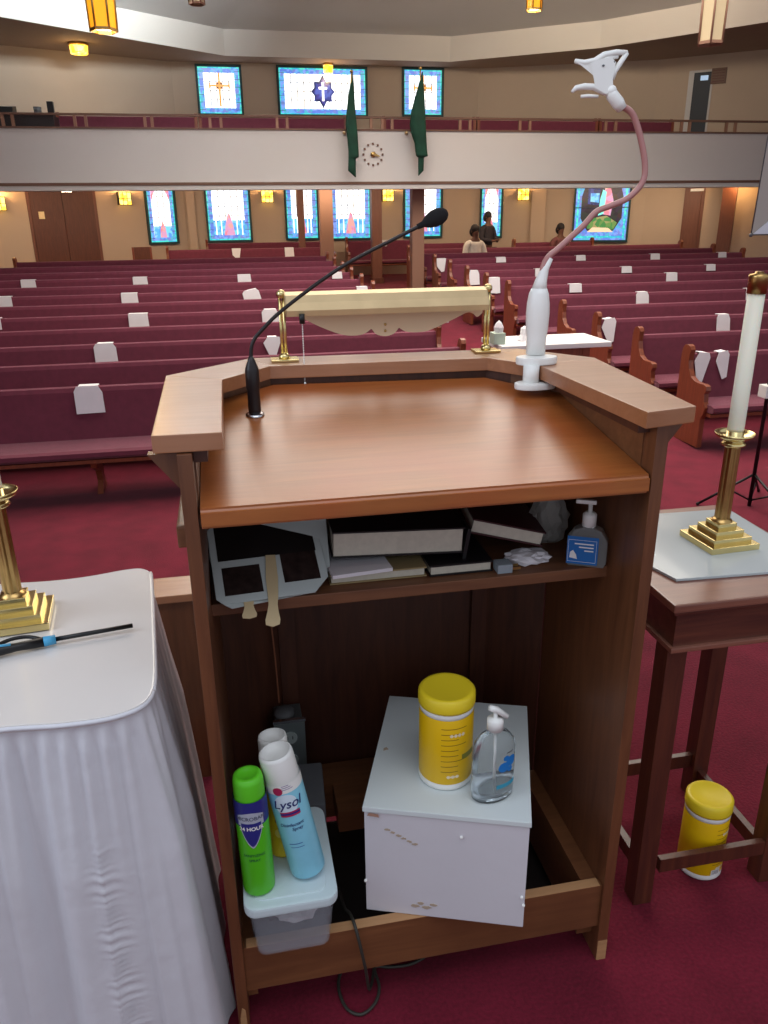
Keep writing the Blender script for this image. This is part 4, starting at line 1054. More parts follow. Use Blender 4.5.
# ------------------------------------------------------------ things on the shelf
SZ = .905
def fan(name_lab, cx0, cy0, z0, rz, tilt, W, H, stick_x, photos, slen=.10):
    t = thing('paper_fan', name_lab, 'fan', (cx0, cy0, z0), 'hand fans on the lectern shelf')
    T = Matrix.Translation((cx0, cy0, z0)) @ Matrix.Rotation(rz, 4, 'Z') @ Matrix.Rotation(tilt, 4, 'X')
    o = [(-W/2+.012, 0), (W/2-.03, 0), (W/2, .03), (W/2, H*.85), (W/2-.03, H), (-W/2+.03, H), (-W/2, H*.85), (-W/2, .012)]
    p = MB(); p.prism(o, 0, .0015, None, T); c = part('card', p, mat('pale_fan_card', (188, 196, 194), .6), t)
    if photos:
        p = MB(); p.box((-W/2+.016, .016, .0015), (-.018, .075, .0019), M_dark, T); p.box((.022, .028, .0015), (W/2-.014, .09, .0019), M_dark, T)
        p.box((-W/2+.012, .09, .0015), (W/2-.012, H*.97, .0019), mat('fan_black_print', (26, 24, 24), .4, noise=.3, scale=20), T)
        part('printed_pictures', p, M_dark, t)
    p = MB(); L_ = slen
    so = [(-.009, .09), (-.011, .04), (-.009, .0), (-.008, -.02), (-.010, -.04), (-.013, -.06), (-.012, -.072), (0, -.078), (.012, -.072), (.013, -.06), (.010, -.04), (.008, -.02), (.009, 0), (.011, .04), (.009, .09)]
    p.prism([(stick_x+a-(.004 if b < 0 else 0)*(-b/.078), b*L_/.078*.9 if b < 0 else b) for a, b in so][::-1], .002, .004, None, T @ Matrix.Rotation(-.10, 4, 'Z')); part('handle', p, M_stick, t)
    return t
fan('pale hand fan with two dark pictures, its wooden handle over the shelf edge', .046, 1.264, .912, .085, math.radians(33), .205, .19, -.004, True, .066)
fan('white hand fan lying under the pictured fan, handle pointing down left', .05, 1.268, .906, .22, math.radians(26), .19, .18, -.052, False, .040)
fan('blank white hand fan standing behind the pictured fan at the left panel', .050, 1.31, .909, -.05, math.radians(46), .205, .16, .02, False, .0015)
def book(lab, x0, x1, y0, y1, z0, z1, cover, rz=0, ry=0, rx=0, flap=False, bow=0):
    c = Vector(((x0+x1)/2, (y0+y1)/2, z0)); t = thing('book', lab, 'book', c)
    T = Matrix.Translation(c) @ Matrix.Rotation(rz, 4, 'Z') @ Matrix.Rotation(ry, 4, 'Y') @ Matrix.Rotation(rx, 4, 'X')
    w, d, h = (x1-x0)/2, (y1-y0)/2, z1-z0
    p = MB(); p.box((-w+.003, -d+.003, .003), (w-.004, d, h-.003), None, T); part('pages', p, mat('page_block', (196, 188, 172), .7, noise=.06, scale=90), t)
    p = MB(); p.box((-w, -d, 0), (w, d, .003), None, T); p.box((-w, -d, h-.003), (w, d, h), None, T); p.box((-w, d, 0), (w, d+.004, h), None, T); part('cover', p, cover, t)
    if flap:
        p = MB(); p.box((w-.003, -d-.004, -.006), (w+.004, d, h+.014), None, T @ Matrix.Rotation(.12, 4, 'Y')); part('cover_flap', p, M_black, t, 'black cover edge curling up')
    return t
M_bk = mat('black_leather', (26, 22, 24), .45); M_bk2 = mat('maroon_cover', (60, 20, 26), .5); M_bk3 = mat('tan_cover', (150, 130, 92), .6)
book('thin tan book lying flat under the large open-edged black book', .150, .335, 1.305, 1.48, SZ+.001, SZ+.021, M_bk3)
book('thin tan book with black back under the right part of the large black book', .340, .465, 1.30, 1.48, SZ+.001, SZ+.023, M_bk, 0)
book('large black book with pale page edges lying across two thin books', .160, .415, 1.325, 1.52, SZ+.040, SZ+.092, M_bk, -.02, .04, 0, True)
book('maroon book slanting down to the right on the lectern shelf', .436, .585, 1.33, 1.50, SZ+.050, SZ+.080, M_bk2, -.12, .24, 0)
p = MB(); T = Matrix.Translation((.19, 1.32, SZ+.022)) @ Matrix.Rotation(.1, 4, 'Z'); p.box((-.04, -.03, 0), (.075, .12, .007), None, T)
single('folded_papers', p, M_paper, 'folded white papers tucked under the large black book', 'paper', (.19, 1.32, SZ+.023))
p = MB(); t_ = bmesh.new(); bmesh.ops.create_icosphere(t_, subdivisions=3, radius=1)
for v in t_.verts:
    n = v.co.copy(); k = 1+.22*math.sin(n.x*9+n.z*4)*math.cos(n.y*8+n.x*3); v.co = Vector((n.x*.045*k, n.y*.03*k, max(-.009, n.z*.013*k)))
p.merge(t_, None, Matrix.Translation((.545, 1.33, SZ+.010)), False)
single('crumpled_tissue', p, M_paper, 'crumpled white tissue on the lectern shelf below the slanting book', 'tissue', (.545, 1.33, SZ))
t = thing('power_adapter', 'small pale grey plug adapter lying on the lectern shelf', 'adapter', (.487, 1.295, SZ))
p = MB(); p.box((.470, 1.285, SZ), (.500, 1.315, SZ+.018), None, None, .002); part('adapter_body', p, mat('pale_grey_plastic', (150, 160, 168), .4), t)
p = MB(); p.box((.500, 1.290, SZ+.004), (.518, 1.292, SZ+.009)); p.box((.500, 1.305, SZ+.004), (.518, 1.307, SZ+.009)); part('prong', p, M_brassd, t)
p = MB(); t_ = bmesh.new(); bmesh.ops.create_icosphere(t_, subdivisions=3, radius=1)
for v in t_.verts:
    n = v.co.copy(); k = 1+.16*math.sin(n.x*8+n.z*6)*math.cos(n.y*7-n.z*5); v.co = Vector((n.x*.042*k*(1-.35*max(0, n.z)), n.y*.035*k, n.z*.062*k))
    v.co.z = max(v.co.z, -.055)
p.merge(t_, None, Matrix.Translation((.625, 1.42, SZ+.055)), False)
single('plastic_bag', p, M_bagc, 'crumpled clear plastic bag at the back right of the lectern shelf', 'bag', (.625, 1.42, SZ))
# hand sanitizer with blue label
sx_, sy_ = .653, 1.292
T = Matrix.Translation((sx_, sy_, SZ+.0005)) @ Matrix.Rotation(math.radians(-28), 4, 'Z') @ Matrix.Diagonal((1.06, 1.06, 1.14, 1))
t = thing('sanitizer_bottle', 'squat clear hand sanitizer bottle with blue label and white pump on the shelf', 'bottle', (sx_, sy_, SZ))
p = MB(); o = [(-.032, 0), (.032, 0), (.036, .008), (.036, .048), (.024, .066), (.010, .072), (-.010, .072), (-.024, .066), (-.036, .048), (-.036, .008)]
p.prism(o, -.014, .014, None, T @ Matrix(((1,0,0,0),(0,0,1,0),(0,1,0,0),(0,0,0,1))), .005); part('bottle_body', p, mat('grey_clear_plastic', (168, 170, 168), .12, trans=.6, ior=1.2), t)
p = MB(); p.box((-.035, -.0155, .005), (.020, -.0145, .055), M_bluelab, T)
p.box((-.033, -.0160, .009), (.017, -.0155, .0095), M_white, T); p.box((-.033, -.0160, .0485), (.017, -.0155, .049), M_white, T); p.box((-.033, -.0160, .009), (-.0325, -.0155, .049), M_white, T); p.box((.0165, -.0160, .009), (.017, -.0155, .049), M_white, T)
for i, (a, b, z) in enumerate([(-.022, .012, .041), (-.014, .012, .035), (-.004, .012, .029)]): p.box((a, -.0160, z), (b, -.0155, z+.0022), M_white, T)
p.prism([(-.030, .016), (-.016, .014), (-.018, .022), (-.024, .030), (-.029, .026)], .0156, .0161, M_white, T @ Matrix(((1,0,0,0),(0,0,-1,0),(0,1,0,0),(0,0,0,1))))
part('label', p, M_bluelab, t, 'blue label with white marks')
p = MB(); p.lathe([(0, .070), (.0125, .070), (.0125, .092), (.010, .095), (.004, .096), (.004, .112), (0, .112)], 18, None, T); p.box((-.026, -.004, .110), (.010, .004, .117), None, T, .002); part('pump', p, M_white, t)

# ------------------------------------------------------------ carton and the things on it
CZ0, CZ1 = .2100, .477
FL = Vector((.187, 1.20)); FR = Vector((.487, 1.093)); dd = (FR-FL).normalized(); nn = Vector((-dd.y, dd.x)); Wc, Dc = .318, .372
c4 = [FL, FL+dd*Wc, FL+dd*Wc+nn*Dc, FL+nn*Dc]
t = thing('carton', 'scuffed white cardboard box resting on the lectern base', 'box', (*(FL+dd*Wc/2+nn*Dc/2), CZ0))
p = MB(); p.prism([tuple(v) for v in c4], CZ0, CZ1-.002, None, None, .002); part('box_body', p, M_carton, t)
p = MB(); e = .003; p.prism([tuple(c4[0]-dd*e-nn*e), tuple(c4[1]+dd*e-nn*e), tuple(c4[2]+dd*e+nn*e), tuple(c4[3]-dd*e+nn*e)], CZ1-.012, CZ1, None, None, .002)
part('lid', p, M_cartontop, t)
p = MB()
FT = Matrix(((dd.x, 0, nn.x, FL.x), (dd.y, 0, nn.y, FL.y), (0, 1, 0, CZ0), (0, 0, 0, 1)))   # local x along front, y up, z depth
random.seed(3)
def blob(cx, cy, r, seed, m):
    rnd = random.Random(seed); n = 9
    p.prism([(cx+r*math.cos(2*PI*i/n)*rnd.uniform(.5, 1.2), cy+r*.5*math.sin(2*PI*i/n)*rnd.uniform(.5, 1.2)) for i in range(n)], -.0012, -.0002, m, FT)
for i in range(6): blob(.045+i*.011, .215-i*.006, .006, i, M_stain)
for i in range(4): blob(.10+i*.012, .025+.008*(i % 2), .009, 20+i, M_stain)
p.prism([(.006, .248), (.03, .246), (.028, .252), (.01, .254)], -.0045, -.003, mat('torn_kraft', (170, 130, 110), .8), FT)
for (a, b) in ((.19, .215), (.0, .08), (.312, .08), (.316, .06)): p.sphere(FT @ Vector((a, b, -.002)), .0035, M_white, (1, 1, 1), 8)
part('scuff_marks', p, M_stain, t)
p = MB(); T = Matrix.Translation((.262, 1.36, CZ1)); p.prism([(-.006, -.004), (.006, -.002), (.003, .006), (-.004, .003)], 0, .0008, None, T); part('torn_hole', p, M_stain, t)

def canister(lab, x, y, z, r, h, rz, group, tilt=0):
    t = thing('wipes_canister', lab, 'canister', (x, y, z), group)
    T = Matrix.Translation((x, y, z)) @ Matrix.Rotation(rz, 4, 'Z')
    p = MB(); p.lathe([(0, 0), (r*.93, 0), (r*.99, .004), (r*.99, .012), (r*.96, .015), (r*.96, h*.80), (r*.99, h*.81), (r*.99, h*.86), (0, h*.86)], 40, None, T); part('tub', p, M_white, t)
    p = MB(); p.lathe([(r*.975, h*.075), (r*.985, h*.08), (r*.985, h*.79), (r*.975, h*.795)], 40, None, T); part('label', p, M_yel2, t)
    p = MB(); p.lathe([(r*.9, h*.86), (r*1.02, h*.86), (r*1.03, h*.88), (r*1.02, h*.975), (r*.95, h*.995), (r*.85, h), (r*.8, h*.993), (0, h*.993)], 40, None, T); part('lid', p, M_yel, t)
    p = MB(); R_ = r*.988; ink = mat('brown_ink', (150, 110, 20), .6)
    for i in range(9):
        z0 = h*(.70-.06*i)
        w_ = .5 if i % 3 else .75
        wrap_patch(p, R_, -PI/2-.55, -PI/2-.55+w_*1.3, z0, z0+.0016, ink, T, 8)
    wrap_patch(p, R_, -PI/2+.25, -PI/2+.95, h*.34, h*.40, mat('olive_band', (130, 130, 50), .6), T, 8)
    wrap_patch(p, R_, -PI/2-.35, -PI/2+.15, h*.145, h*.185, mat('pale_flower', (240, 225, 190), .6), T, 10, lambda u: (.5-.5*abs(math.sin(u*PI*3)), .5+.5*abs(math.sin(u*PI*3))))
    wrap_patch(p, R_, -PI/2-.25, -PI/2+.35, h*.60, h*.66, mat('pale_flower', (240, 225, 190), .6), T, 12, lambda u: (.5-.35*abs(math.sin(u*PI*4)), .5+.35*abs(math.sin(u*PI*4))))
    part('print', p, ink, t)
    return t
canister('yellow wipes canister with yellow lid standing on the white carton', .366, 1.258, CZ1+.0005, .0550, .208, .1, 'yellow wipes canisters')
t = canister('yellow wipes canister on the carpet beneath the right hand table', 1.064, 1.350, .0005, .054, .222, .5, 'yellow wipes canisters')
p = MB(); T = Matrix.Translation((1.064, 1.350, .0005)); wrap_patch(p, .0537, -PI/2-.05, -PI/2+.45, .018, .034, M_white, T)
for i in range(7): wrap_patch(p, .0539, -PI/2+.0+i*.055, -PI/2+.02+i*.055, .020, .032, M_black, T, 2)
part('barcode', p, M_white, t)
# pump bottle
bx_, by_ = .440, 1.180
T = Matrix.Translation((bx_, by_, CZ1+.0005)) @ Matrix.Rotation(math.radians(12), 4, 'Z') @ Matrix.Diagonal((1.1, 1.1, 1.0, 1))
t = thing('pump_bottle', 'tall clear pump bottle with blue dots on the white carton', 'bottle', (bx_, by_, CZ1))
p = MB(); p.lathe([(0, 0), (.036, 0), (.040, .005), (.041, .02), (.041, .11), (.038, .128), (.028, .142), (.014, .150), (.012, .156), (0, .156)], 32, None, T, sx=1, sy=.62); part('bottle_body', p, M_clear, t)
p = MB(); p.lathe([(0, .004), (.034, .004), (.0375, .012), (.0375, .045), (0, .045)], 28, None, T, sx=1, sy=.58); part('gel', p, M_gel, t)
p = MB(); p.lathe([(0, .155), (.0145, .155), (.0145, .176), (.011, .180), (.004, .181), (.004, .196), (0, .196)], 18, None, T); p.tube([(-.012, 0, .205), (.0, 0, .198), (.018, -.010, .183)], [.0055, .0065, .0045], 10, None, T); part('pump', p, M_white, t)
p = MB(); p.tube([(0, 0, .01), (0, 0, .155)], .0025, 8, None, T); part('dip_tube', p, M_white, t)
def ell(R_a, R_b, a0, a1, z0, z1, m, shape=None, n=12):
    tt = MB(); wrap_patch(tt, 1, a0, a1, z0, z1, m, None, n, shape)
    for v in tt.bm.verts: v.co.x *= R_a; v.co.y *= R_b
    me = bpy.data.meshes.new('x'); tt.bm.to_mesh(me); tt.bm.free(); b2 = bmesh.new(); b2.from_mesh(me); bpy.data.meshes.remove(me)
    p.merge(b2, m, T, True)
p = MB(); disc = lambda u: (.5-.5*math.sqrt(max(0, 1-(2*u-1)**2)), .5+.5*math.sqrt(max(0, 1-(2*u-1)**2)))
bl = mat('bright_blue_dot', (20, 120, 200), .5)
for (a, z, r_) in ((-1.42, .083, .011), (-1.02, .092, .012), (-1.32, .102, .006), (-1.08, .074, .006)):
    ell(.0418, .0262, a-r_/.038, a+r_/.038, z-r_, z+r_, bl, disc)
ell(.0418, .0262, -1.75, -.62, .035, .044, mat('teal_band', (40, 150, 180), .5))
ell(.0418, .0262, -1.3, -.9, .112, .116, M_dkgray, lambda u: (.2*abs(math.sin(u*9)), .8))
part('print', p, bl, t, 'blue dots and band printed on the bottle')

# ------------------------------------------------------------ storage bin and spray cans
BZ = .2105
t = thing('storage_bin', 'small clear storage box with pale lid at the lower left of the lectern', 'box', (.033, 1.24, BZ))
def rr(x0, x1, y0, y1, r, n=5):
    o = []
    for cx, cy, a in ((x1-r, y1-r, 0), (x0+r, y1-r, PI/2), (x0+r, y0+r, PI), (x1-r, y0+r, 1.5*PI)):
        for i in range(n+1): o.append((cx+r*math.cos(a+i*PI/2/n), cy+r*math.sin(a+i*PI/2/n)))
    return o
p = MB(); lo_ = rr(-.038, .104, 1.135, 1.35, .02); hi_ = rr(-.050, .116, 1.122, 1.362, .022); li = rr(-.0355, .1015, 1.1375, 1.3475, .019); hi2 = rr(-.0475, .1135, 1.1245, 1.3595, .020)
n = len(lo_)
A = [p.bm.verts.new((*q, BZ)) for q in lo_]; B = [p.bm.verts.new((*q, .334)) for q in hi_]; C_ = [p.bm.verts.new((*q, .334)) for q in hi2]; D = [p.bm.verts.new((*q, BZ+.003)) for q in li]
p.bm.faces.new(A[::-1]); p.bm.faces.new(D)
for i in range(n):
    j = (i+1) % n; p.bm.faces.new([A[i], A[j], B[j], B[i]]); p.bm.faces.new([B[i], B[j], C_[j], C_[i]]); p.bm.faces.new([C_[i], C_[j], D[j], D[i]])
for f in p.bm.faces: f.smooth = False
part('tub', p, M_frost, t)
p = MB(); p.prism(rr(-.056, .122, 1.116, 1.368, .025), .326, .347, None, None, .005); p.prism(rr(-.036, .102, 1.136, 1.348, .02), .345, .3495, None, None, .002); part('lid', p, M_lid, t)
t_ = bmesh.new(); bmesh.ops.create_icosphere(t_, subdivisions=3, radius=1)
for v in t_.verts:
    n_ = v.co.copy(); k = 1+.25*math.sin(n_.x*7+n_.z*5)*math.cos(n_.y*8+n_.z*3); v.co = Vector((n_.x*.048*k, n_.y*.05*k, n_.z*.03*k))
p = MB(); p.merge(t_, None, Matrix.Translation((.042, 1.190, .285)), False); o = single('plastic_bag', p, M_bag, 'crumpled white bag inside the clear storage box', 'bag', (.042, 1.205, .26))
def can(lab, base, top, r, h, body, cap, capmat, group='spray cans on the storage box lid'):
    b = Vector(base); d = (Vector(top)-b).normalized()
    T = Matrix.Translation(b) @ (Vector((0, 0, 1)).rotation_difference(d)).to_matrix().to_4x4()
    t = thing('spray_can', lab, 'spray can', b, group)
    ch = .055 if cap == 'tall' else .045
    p = MB(); p.lathe([(0, .002), (r*.86, .0), (r*.98, .004), (r, .009), (r, h-ch-.012), (r*.93, h-ch-.003), (r*.85, h-ch), (0, h-ch)], 36, None, T); part('can_body', p, body, t)
    p = MB()
    if cap == 'tall': p.lathe([(r*.93, h-ch-.004), (r*.96, h-ch), (r*.93, h-.008), (r*.88, h-.001), (r*.78, h), (r*.76, h-.012), (r*.3, h-.014), (0, h-.012)], 32, None, T)
    else: p.lathe([(r*.92, h-ch-.003), (r*.93, h-ch), (r*.91, h-.012), (r*.84, h-.003), (r*.6, h), (r*.5, h-.004), (0, h-.004)], 32, None, T)
    part('cap', p, capmat, t)
    return t, T
LZ = .350
FACE = -PI/2 - .02
t, T = can('green and navy spray can with bright green cap, leftmost on the lid', (-.024, 1.172, LZ), (-.029, 1.176, LZ+.27), .0305, .262, M_green, 'short', mat('green_cap', (96, 205, 40), .4))
p = MB(); R_ = .0308; silver = mat('silver_label', (190, 198, 214), .3, metal=.2)
wrap_patch(p, R_, FACE-PI*.98, FACE+PI*.98, .165, .219, M_navy, T, 36)
wrap_patch(p, R_+.0003, FACE-.85, FACE+.75, .168, .197, silver, T, 16, lambda u: (0, .75+.25*math.sin(u*PI)))
wrap_patch(p, R_+.0005, FACE-.72, FACE+.62, .118, .176, silver, T, 20, lambda u: (abs(2*u-1)**1.6*.7, 1))
wrap_patch(p, R_+.0008, FACE-.66, FACE+.56, .122, .174, M_navy, T, 20, lambda u: (abs(2*u-1)**1.6*.7, 1))
part('shield_label', p, M_navy, t)
p = MB()
wrap_text(p, 'MICROBAN', .0110, R_+.0011, FACE-.05, .184, mat('grey_ink', (96, 100, 120), .5), T, 0, .00015)
wrap_text(p, '24 HOUR', .0112, R_+.0013, FACE-.05, .162, M_white, T, 0, .00035)
wrap_text(p, 'SANITIZING', .0078, R_+.0006, FACE-.05, .100, mat('dark_green_ink', (24, 96, 60), .5), T, 0, .0001)
wrap_text(p, 'SPRAY', .0078, R_+.0006, FACE-.05, .089, mat('dark_green_ink', (24, 96, 60), .5), T, 0, .0001)
part('lettering', p, M_white, t)
t, T = can('yellow spray can with white cap half hidden behind the pale blue can', (.030, 1.256, LZ), (.022, 1.28, LZ+.27), .0305, .262, mat('yellow_can', (238, 206, 40), .35, noise=.08, scale=25), 'tall', M_white)
p = MB(); wrap_patch(p, .0308, FACE-.5, FACE+.1, .05, .07, mat('lemon_print', (250, 232, 120), .4), T, 10, disc); wrap_patch(p, .0308, FACE-.4, FACE+.1, .085, .092, mat('yellow_ink', (180, 140, 30), .4), T, 8); part('print', p, M_yel, t)
t, T = can('pale blue spray can with white cap leaning left on the lid', (.072, 1.192, LZ+.006), (.026, 1.202, LZ+.27), .0345, .280, M_lblue, 'tall', M_white)
p = MB(); R_ = .0348
wrap_patch(p, R_, FACE-PI*.98, FACE+PI*.98, .208, .228, M_white, T, 36)
wrap_patch(p, R_+.0003, FACE-.62, FACE-.08, .206, .224, mat('crimson_print', (176, 40, 84), .4), T, 10, disc)
wrap_patch(p, R_+.0003, FACE-.75, FACE+.55, .160, .206, mat('pale_oval', (214, 232, 244), .4), T, 20, disc)
wrap_patch(p, R_+.0005, FACE-.55, FACE+.55, .156, .167, mat('crimson_print', (176, 40, 84), .4), T, 12)
wrap_patch(p, R_+.0006, FACE-.55, FACE+.55, .160, .164, M_navy, T, 12)
for i in range(3): wrap_patch(p, R_+.0002, FACE-.1, FACE+.5-.1*i, .216+.004*i, .2172+.004*i, mat('violet_ink', (130, 110, 160), .4), T, 8)
wrap_patch(p, R_, FACE-.55, FACE+.2, .090, .092, mat('blue_ink', (60, 110, 170), .4), T, 8); wrap_patch(p, R_, FACE-.5, FACE+.25, .082, .0835, mat('blue_ink', (60, 110, 170), .4), T, 8)
part('label', p, M_white, t)
p = MB(); nv = mat('navy_ink', (28, 44, 110), .4)
wrap_text(p, 'Lysol', .0270, R_+.0012, FACE-.05, .184, nv, T, .25, .0003)
wrap_text(p, 'Disinfectant', .0098, R_+.0006, FACE-.1, .136, nv, T, .2, .0001)
wrap_text(p, 'Spray', .0098, R_+.0006, FACE+.15, .126, nv, T, .2, .0001)
part('lettering', p, nv, t)
# dark grey case behind the bin
p = MB(); T = Matrix.Translation((.075, 1.47, 0)) @ Matrix.Rotation(-.06, 4, 'Z'); p.box((-.085, -.085, .0125), (.060, .060, .335), None, T, .006)
t = thing('grey_case', 'dark grey upright case standing behind the spray cans', 'case', (.075, 1.47, 0)); part('case_body', p, M_dkgray, t)
p = MB(); p.tube(spline([(.03, 1.385, .2), (.05, 1.375, .24), (.08, 1.375, .24), (.1, 1.385, .2)]), .004, 8); part('handle', p, M_black, t)
# cable
cab = [(.150, 1.37, .10), (.148, 1.26, .16), (.152, 1.19, .214), (.158, 1.150, .210), (.172, 1.138, .12), (.185, 1.175, .012), (.205, 1.236, .006), (.180, 1.262, .006), (.143, 1.248, .006), (.122, 1.203, .006), (.130, 1.150, .006), (.158, 1.128, .006), (.190, 1.145, .006), (.207, 1.180, .006), (.206, 1.225, .010), (.240, 1.222, .006), (.285, 1.220, .006), (.325, 1.235, .006), (.345, 1.265, .006), (.352, 1.30, .006)]
p = MB(); p.tube(spline(cab, 6), .0034, 8)
single('power_cable', p, mat('dark_cable', (52, 50, 44), .5), 'dark cable looping on the carpet under the lectern front board', 'cable', (.2, 1.2, 0))

# ------------------------------------------------------------ RIGHT TABLE
TT = .82
t = thing('side_table', 'dark wooden side table with stretchers to the right of the lectern', 'table', (1.03, 1.5, 0))
X0, X1, Y0, Y1 = .826, 1.250, 1.240, 1.738
p = MB(); p.box((X0, Y0, TT-.018), (X1, Y1, TT), None, None, .004); part('tabletop', p, M_ttop, t)
p = MB(); p.box((X0+.006, Y0+.006, TT-.028), (X1-.006, Y1-.006, TT-.018), None, None, .003); part('moulding', p, M_twood, t)
p = MB(); p.box((X0+.022, Y0+.022, .712), (X1-.022, Y1-.022, TT-.028)); part('apron', p, M_twood, t)
p = MB(); p.box((X0+.014, Y0+.014, .700), (X1-.014, Y1-.014, .712), None, None, .003); part('lower_moulding', p, M_ttop, t)
for x in (X0+.016, X1-.075):
    for y in (Y0+.028, 1.575):
        p = MB(); p.box((x, y, 0), (x+.046, y+.046, .70), None, None, .002); part('leg', p, M_twoodz, t)
for (a, b) in (((X0+.074, Y0+.030, .088), (X1-.075, Y0+.046, .126)), ((X0+.074, 1.590, .095), (X1-.075, 1.606, .135)), ((X1-.062, Y0+.074, .055), (X1-.044, 1.575, .092)), ((X0+.04, Y0+.074, .055), (X0+.058, 1.575, .092))):
    p = MB(); p.box(a, b, None, None, .001); part('stretcher', p, M_twoodz, t)
p = MB(); g = [(.880, 1.345), (1.262, 1.325), (1.266, 1.715), (.895, 1.715)]
c = [(.886, 1.338), (1.225, 1.322), (1.24, 1.69), (.95, 1.70), (.90, 1.69), (.862, 1.43)]
p.prism(c, TT+.0005, TT+.0065, None, None, .0008); o = single('glass_sheet', p, M_glass_sheet, 'pale glass sheet with greenish edge lying on the right hand table', 'sheet', (1.07, 1.5, TT))

def candlestick(x, y, z, rz, lab, candle_lab, cap=True, s=1.0):
    t = thing('candlestick', lab, 'candlestick', (x, y, z), 'brass candlesticks')
    T = Matrix.Translation((x, y, z)) @ Matrix.Rotation(rz, 4, 'Z')
    p = MB(); w_ = [.062, .049, .036, .024]; zz = 0
    for k, ww in enumerate(w_):
        h = .0135 if k else .014
        p.box((-ww, -ww, zz), (ww, ww, zz+h+.0005), None, T, .0014); zz += h
    part('stepped_base', p, M_brass, t)
    p = MB(); p.lathe([(.024, zz), (.022, zz+.004), (.016, zz+.008)], 24, None, T)
    # fluted column
    tt = bmesh.new(); rings = []; seg = 48
    for z_, r_ in ((zz+.006, .0155), (.235, .0150)):
        rings.append([tt.verts.new(((r_+.0018*math.cos(8*2*PI*i/seg))*math.cos(2*PI*i/seg), (r_+.0018*math.cos(8*2*PI*i/seg))*math.sin(2*PI*i/seg), z_)) for i in range(seg)])
    for i in range(seg): tt.faces.new([rings[0][i], rings[0][(i+1) % seg], rings[1][(i+1) % seg], rings[1][i]])
    p.merge(tt, None, T, True); part('fluted_shaft', p, M_brassd, t)
    p = MB(); p.lathe([(.012, .232), (.024, .234), (.027, .238), (.022, .244), (.018, .246), (.026, .248), (.040, .256), (.0425, .264), (.0410, .264), (.038, .258), (.024, .252), (.019, .252), (.0185, .268), (0, .268)], 36, None, T); part('drip_pan', p, M_brass, t)
    c = thing('altar_candle', candle_lab, 'candle', (x, y, z+.2685), 'white altar candles')
    p = MB(); p.lathe([(0, .2685), (.0172, .2685), (.0176, .275), (.0172, .572), (0, .572)], 28, None, T); part('wax', p, M_candle, c)
    if cap:
        p = MB(); p.lathe([(.0175, .562), (.0195, .562), (.0197, .592), (.0205, .595), (.0200, .600), (.010, .602), (.008, .606), (0, .606)], 28, None, T); part('brass_follower', p, M_brassd, c)
    return t
candlestick(1.086, 1.496, TT+.0068, math.radians(3), 'brass candlestick with stepped base standing on the glass sheet at the right', 'tall white candle with brass cap on the right hand candlestick')
candlestick(-.443, 1.455, TT+.004, math.radians(6), 'brass candlestick cut by the left edge on the white draped table', 'white candle of the left hand candlestick, mostly outside the view')

# ------------------------------------------------------------ LEFT TABLE with skirted cover
t = thing('draped_table', 'small table under a white gathered skirt cover left of the lectern', 'table', (-.42, 1.37, 0))
top_o = [(-.168, 1.16), (-.172, 1.25), (-.205, 1.60), (-.212, 1.632), (-.232, 1.655), (-.27, 1.655), (-.34, 1.638), (-.42, 1.632), (-.52, 1.640), (-.62, 1.645), (-.70, 1.64), (-.74, 1.60), (-.74, 1.2), (-.72, 1.13), (-.66, 1.095), (-.55, 1.09), (-.45, 1.098), (-.38, 1.10), (-.30, 1.092), (-.235, 1.094), (-.195, 1.108), (-.175, 1.130)]
top_s = [(v.x, v.y) for v in spline([(a, b, 0) for a, b in top_o]+[(*top_o[0], 0)], 4)][:-1]
p = MB(); p.prism(top_s[::-1], TT-.012, TT+.001, None, None, .003); cov = part('cover_top', p, M_clothtop, t)
p = MB(); pts = [(x, y, TT-.005) for x, y in top_s]; p.tube(pts+[pts[0]], .0042, 8); part('piping', p, M_cloth, cov)
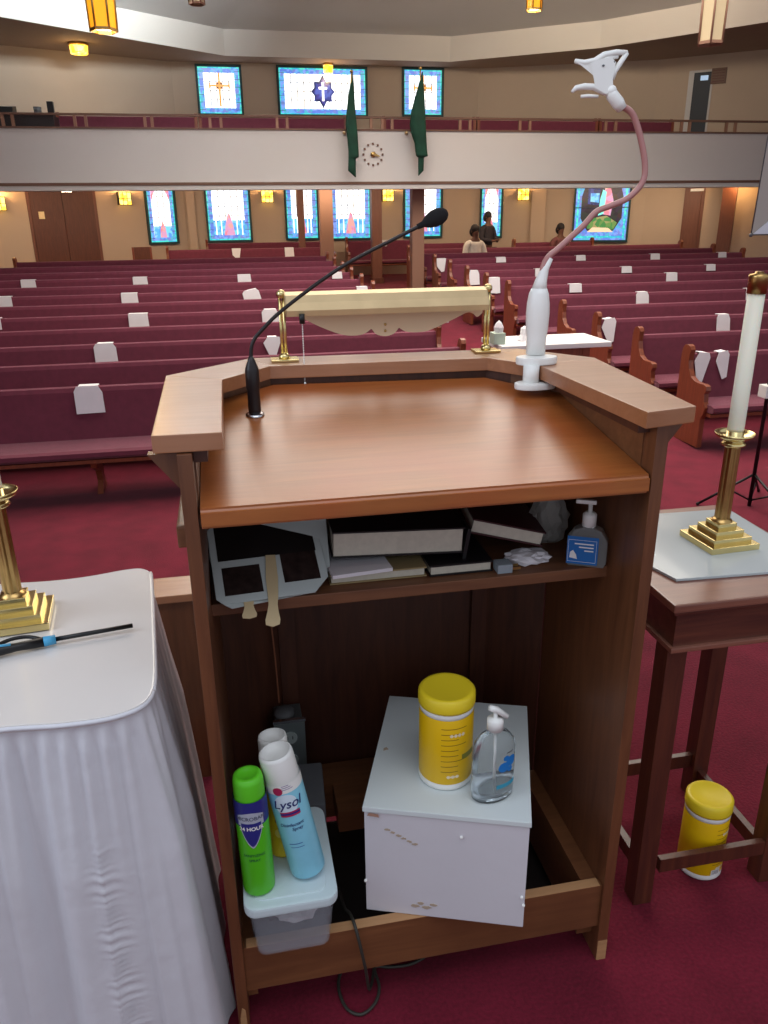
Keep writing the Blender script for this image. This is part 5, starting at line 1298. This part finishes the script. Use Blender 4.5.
# skirt: gathered folds that open towards the floor
from math import sin, cos
p = MB(); N = 520; rowsz = 150
cum = [0]
loop = [Vector((x, y)) for x, y in top_s]; Ln = len(loop)
for i in range(Ln): cum.append(cum[-1]+(loop[(i+1) % Ln]-loop[i]).length)
tot = cum[-1]
def along(s):
    s %= tot
    for i in range(Ln):
        if cum[i+1] >= s:
            a, b = loop[i], loop[(i+1) % Ln]; f = (s-cum[i])/(cum[i+1]-cum[i]); q = a.lerp(b, f); return q
    return loop[0]
def smooth_n(s):
    d = (along(s+.05)-along(s-.05)).normalized(); n = Vector((-d.y, d.x))
    return n
cenL = Vector((-.45, 1.37))
rnd = random.Random(5); ph = [rnd.uniform(0, 6.28) for _ in range(6)]
grid = []
for j in range(rowsz+1):
    v = j/rowsz; z = (TT-.012)*(1-v)+.004*v; row = []
    for i in range(N):
        s = tot*i/N; q = along(s); n = smooth_n(s)
        if n.dot(q-cenL) < 0: n = -n
        a = s/tot*2*PI
        big = sin(a*15+ph[0]+.5*sin(a*3))*.5+.5
        big = .45*big**1.5 + .55*(1-abs(sin(a*9.5+ph[4]+.7*sin(a*4)+.25*v)))**1.3
        med = sin(a*29+ph[1]+1.2*sin(a*5+ph[2]))
        fine = sin(a*71+ph[3])
        pk = sin(s*380)
        env = min(1, v*3)
        amp = (.040*big*env + .010*med*env*(1-.5*v) + .006*fine*max(0, 1-v*2.4)*min(1, v*20))
        flare = .062*v**.9*(1 if n.x > .3 else .7) if n.y < .6 else .0
        pucker = 0
        q2 = q+n*(amp*(1 if n.x < .6 else .6)+flare-.004)
        # shirred seam on the front, gathers across the cloth
        sd = abs(q.x+.285+.03*(-v)); 
        if n.y < -.5 and sd < .03 and v > .28: q2 += n*(.0022*sin(z*420+3*sin(z*55)+q.x*60)*(1-sd/.03))
        row.append(p.bm.verts.new((q2.x, q2.y, z)))
    grid.append(row)
for j in range(rowsz):
    for i in range(N): p.bm.faces.new([grid[j][i], grid[j+1][i], grid[j+1][(i+1) % N], grid[j][(i+1) % N]])
bmesh.ops.recalc_face_normals(p.bm, faces=p.bm.faces[:])
for f in p.bm.faces: f.smooth = True
part('gathered_skirt', p, M_cloth, t)
for x in (-.66, -.26):
    for y in (1.17, 1.56):
        p = MB(); p.box((x, y, 0), (x+.035, y+.035, TT-.012)); part('leg', p, M_twoodz, t)
# long nosed lighter
t = thing('candle_lighter', 'black long-nosed lighter with blue collar on the white table cover', 'lighter', (-.4, 1.33, TT+.002))
a = Vector((-.219, 1.365, TT+.013)); b = Vector((-.352, 1.342, TT+.013)); c = Vector((-.372, 1.337, TT+.013)); d = Vector((-.52, 1.30, TT+.015))
p = MB(); p.tube([a, b], .0042, 12); part('nozzle', p, M_black, t)
p = MB(); p.tube([b, c], [.0085, .0095], 14); part('collar', p, mat('sky_blue_plastic', (70, 160, 205), .4), t, 'light blue collar')
p = MB(); p.tube([c, c.lerp(d, .3), c.lerp(d, .6), d], [.009, .0075, .011, .010], 12); pts = [c+Vector((0, .006, 0)), c+Vector((-.03, .024, .0)), c+Vector((-.06, .022, 0)), c+Vector((-.085, .0, 0))]; p.tube(spline(pts, 5), .0036, 8); part('grip', p, M_black, t)
p = MB(); p.tube([c.lerp(d, .35)+Vector((0, 0, .0065)), c.lerp(d, .6)+Vector((0, 0, .008))], .004, 8); part('trigger', p, mat('sky_blue_plastic', (70, 160, 205), .4), t)

# low wooden rail behind the left table
t = thing('low_rail', 'low wooden rail end glimpsed between the draped table and the lectern', 'rail', (-.38, 1.98, 0))
p = MB(); p.box((-.62, 1.93, .590), (-.135, 2.05, .612), None, None, .003); part('rail_top', p, M_rail, t)
p = MB(); p.box((-.60, 1.95, .0), (-.145, 1.99, .590)); part('rail_panel', p, M_wood, t)
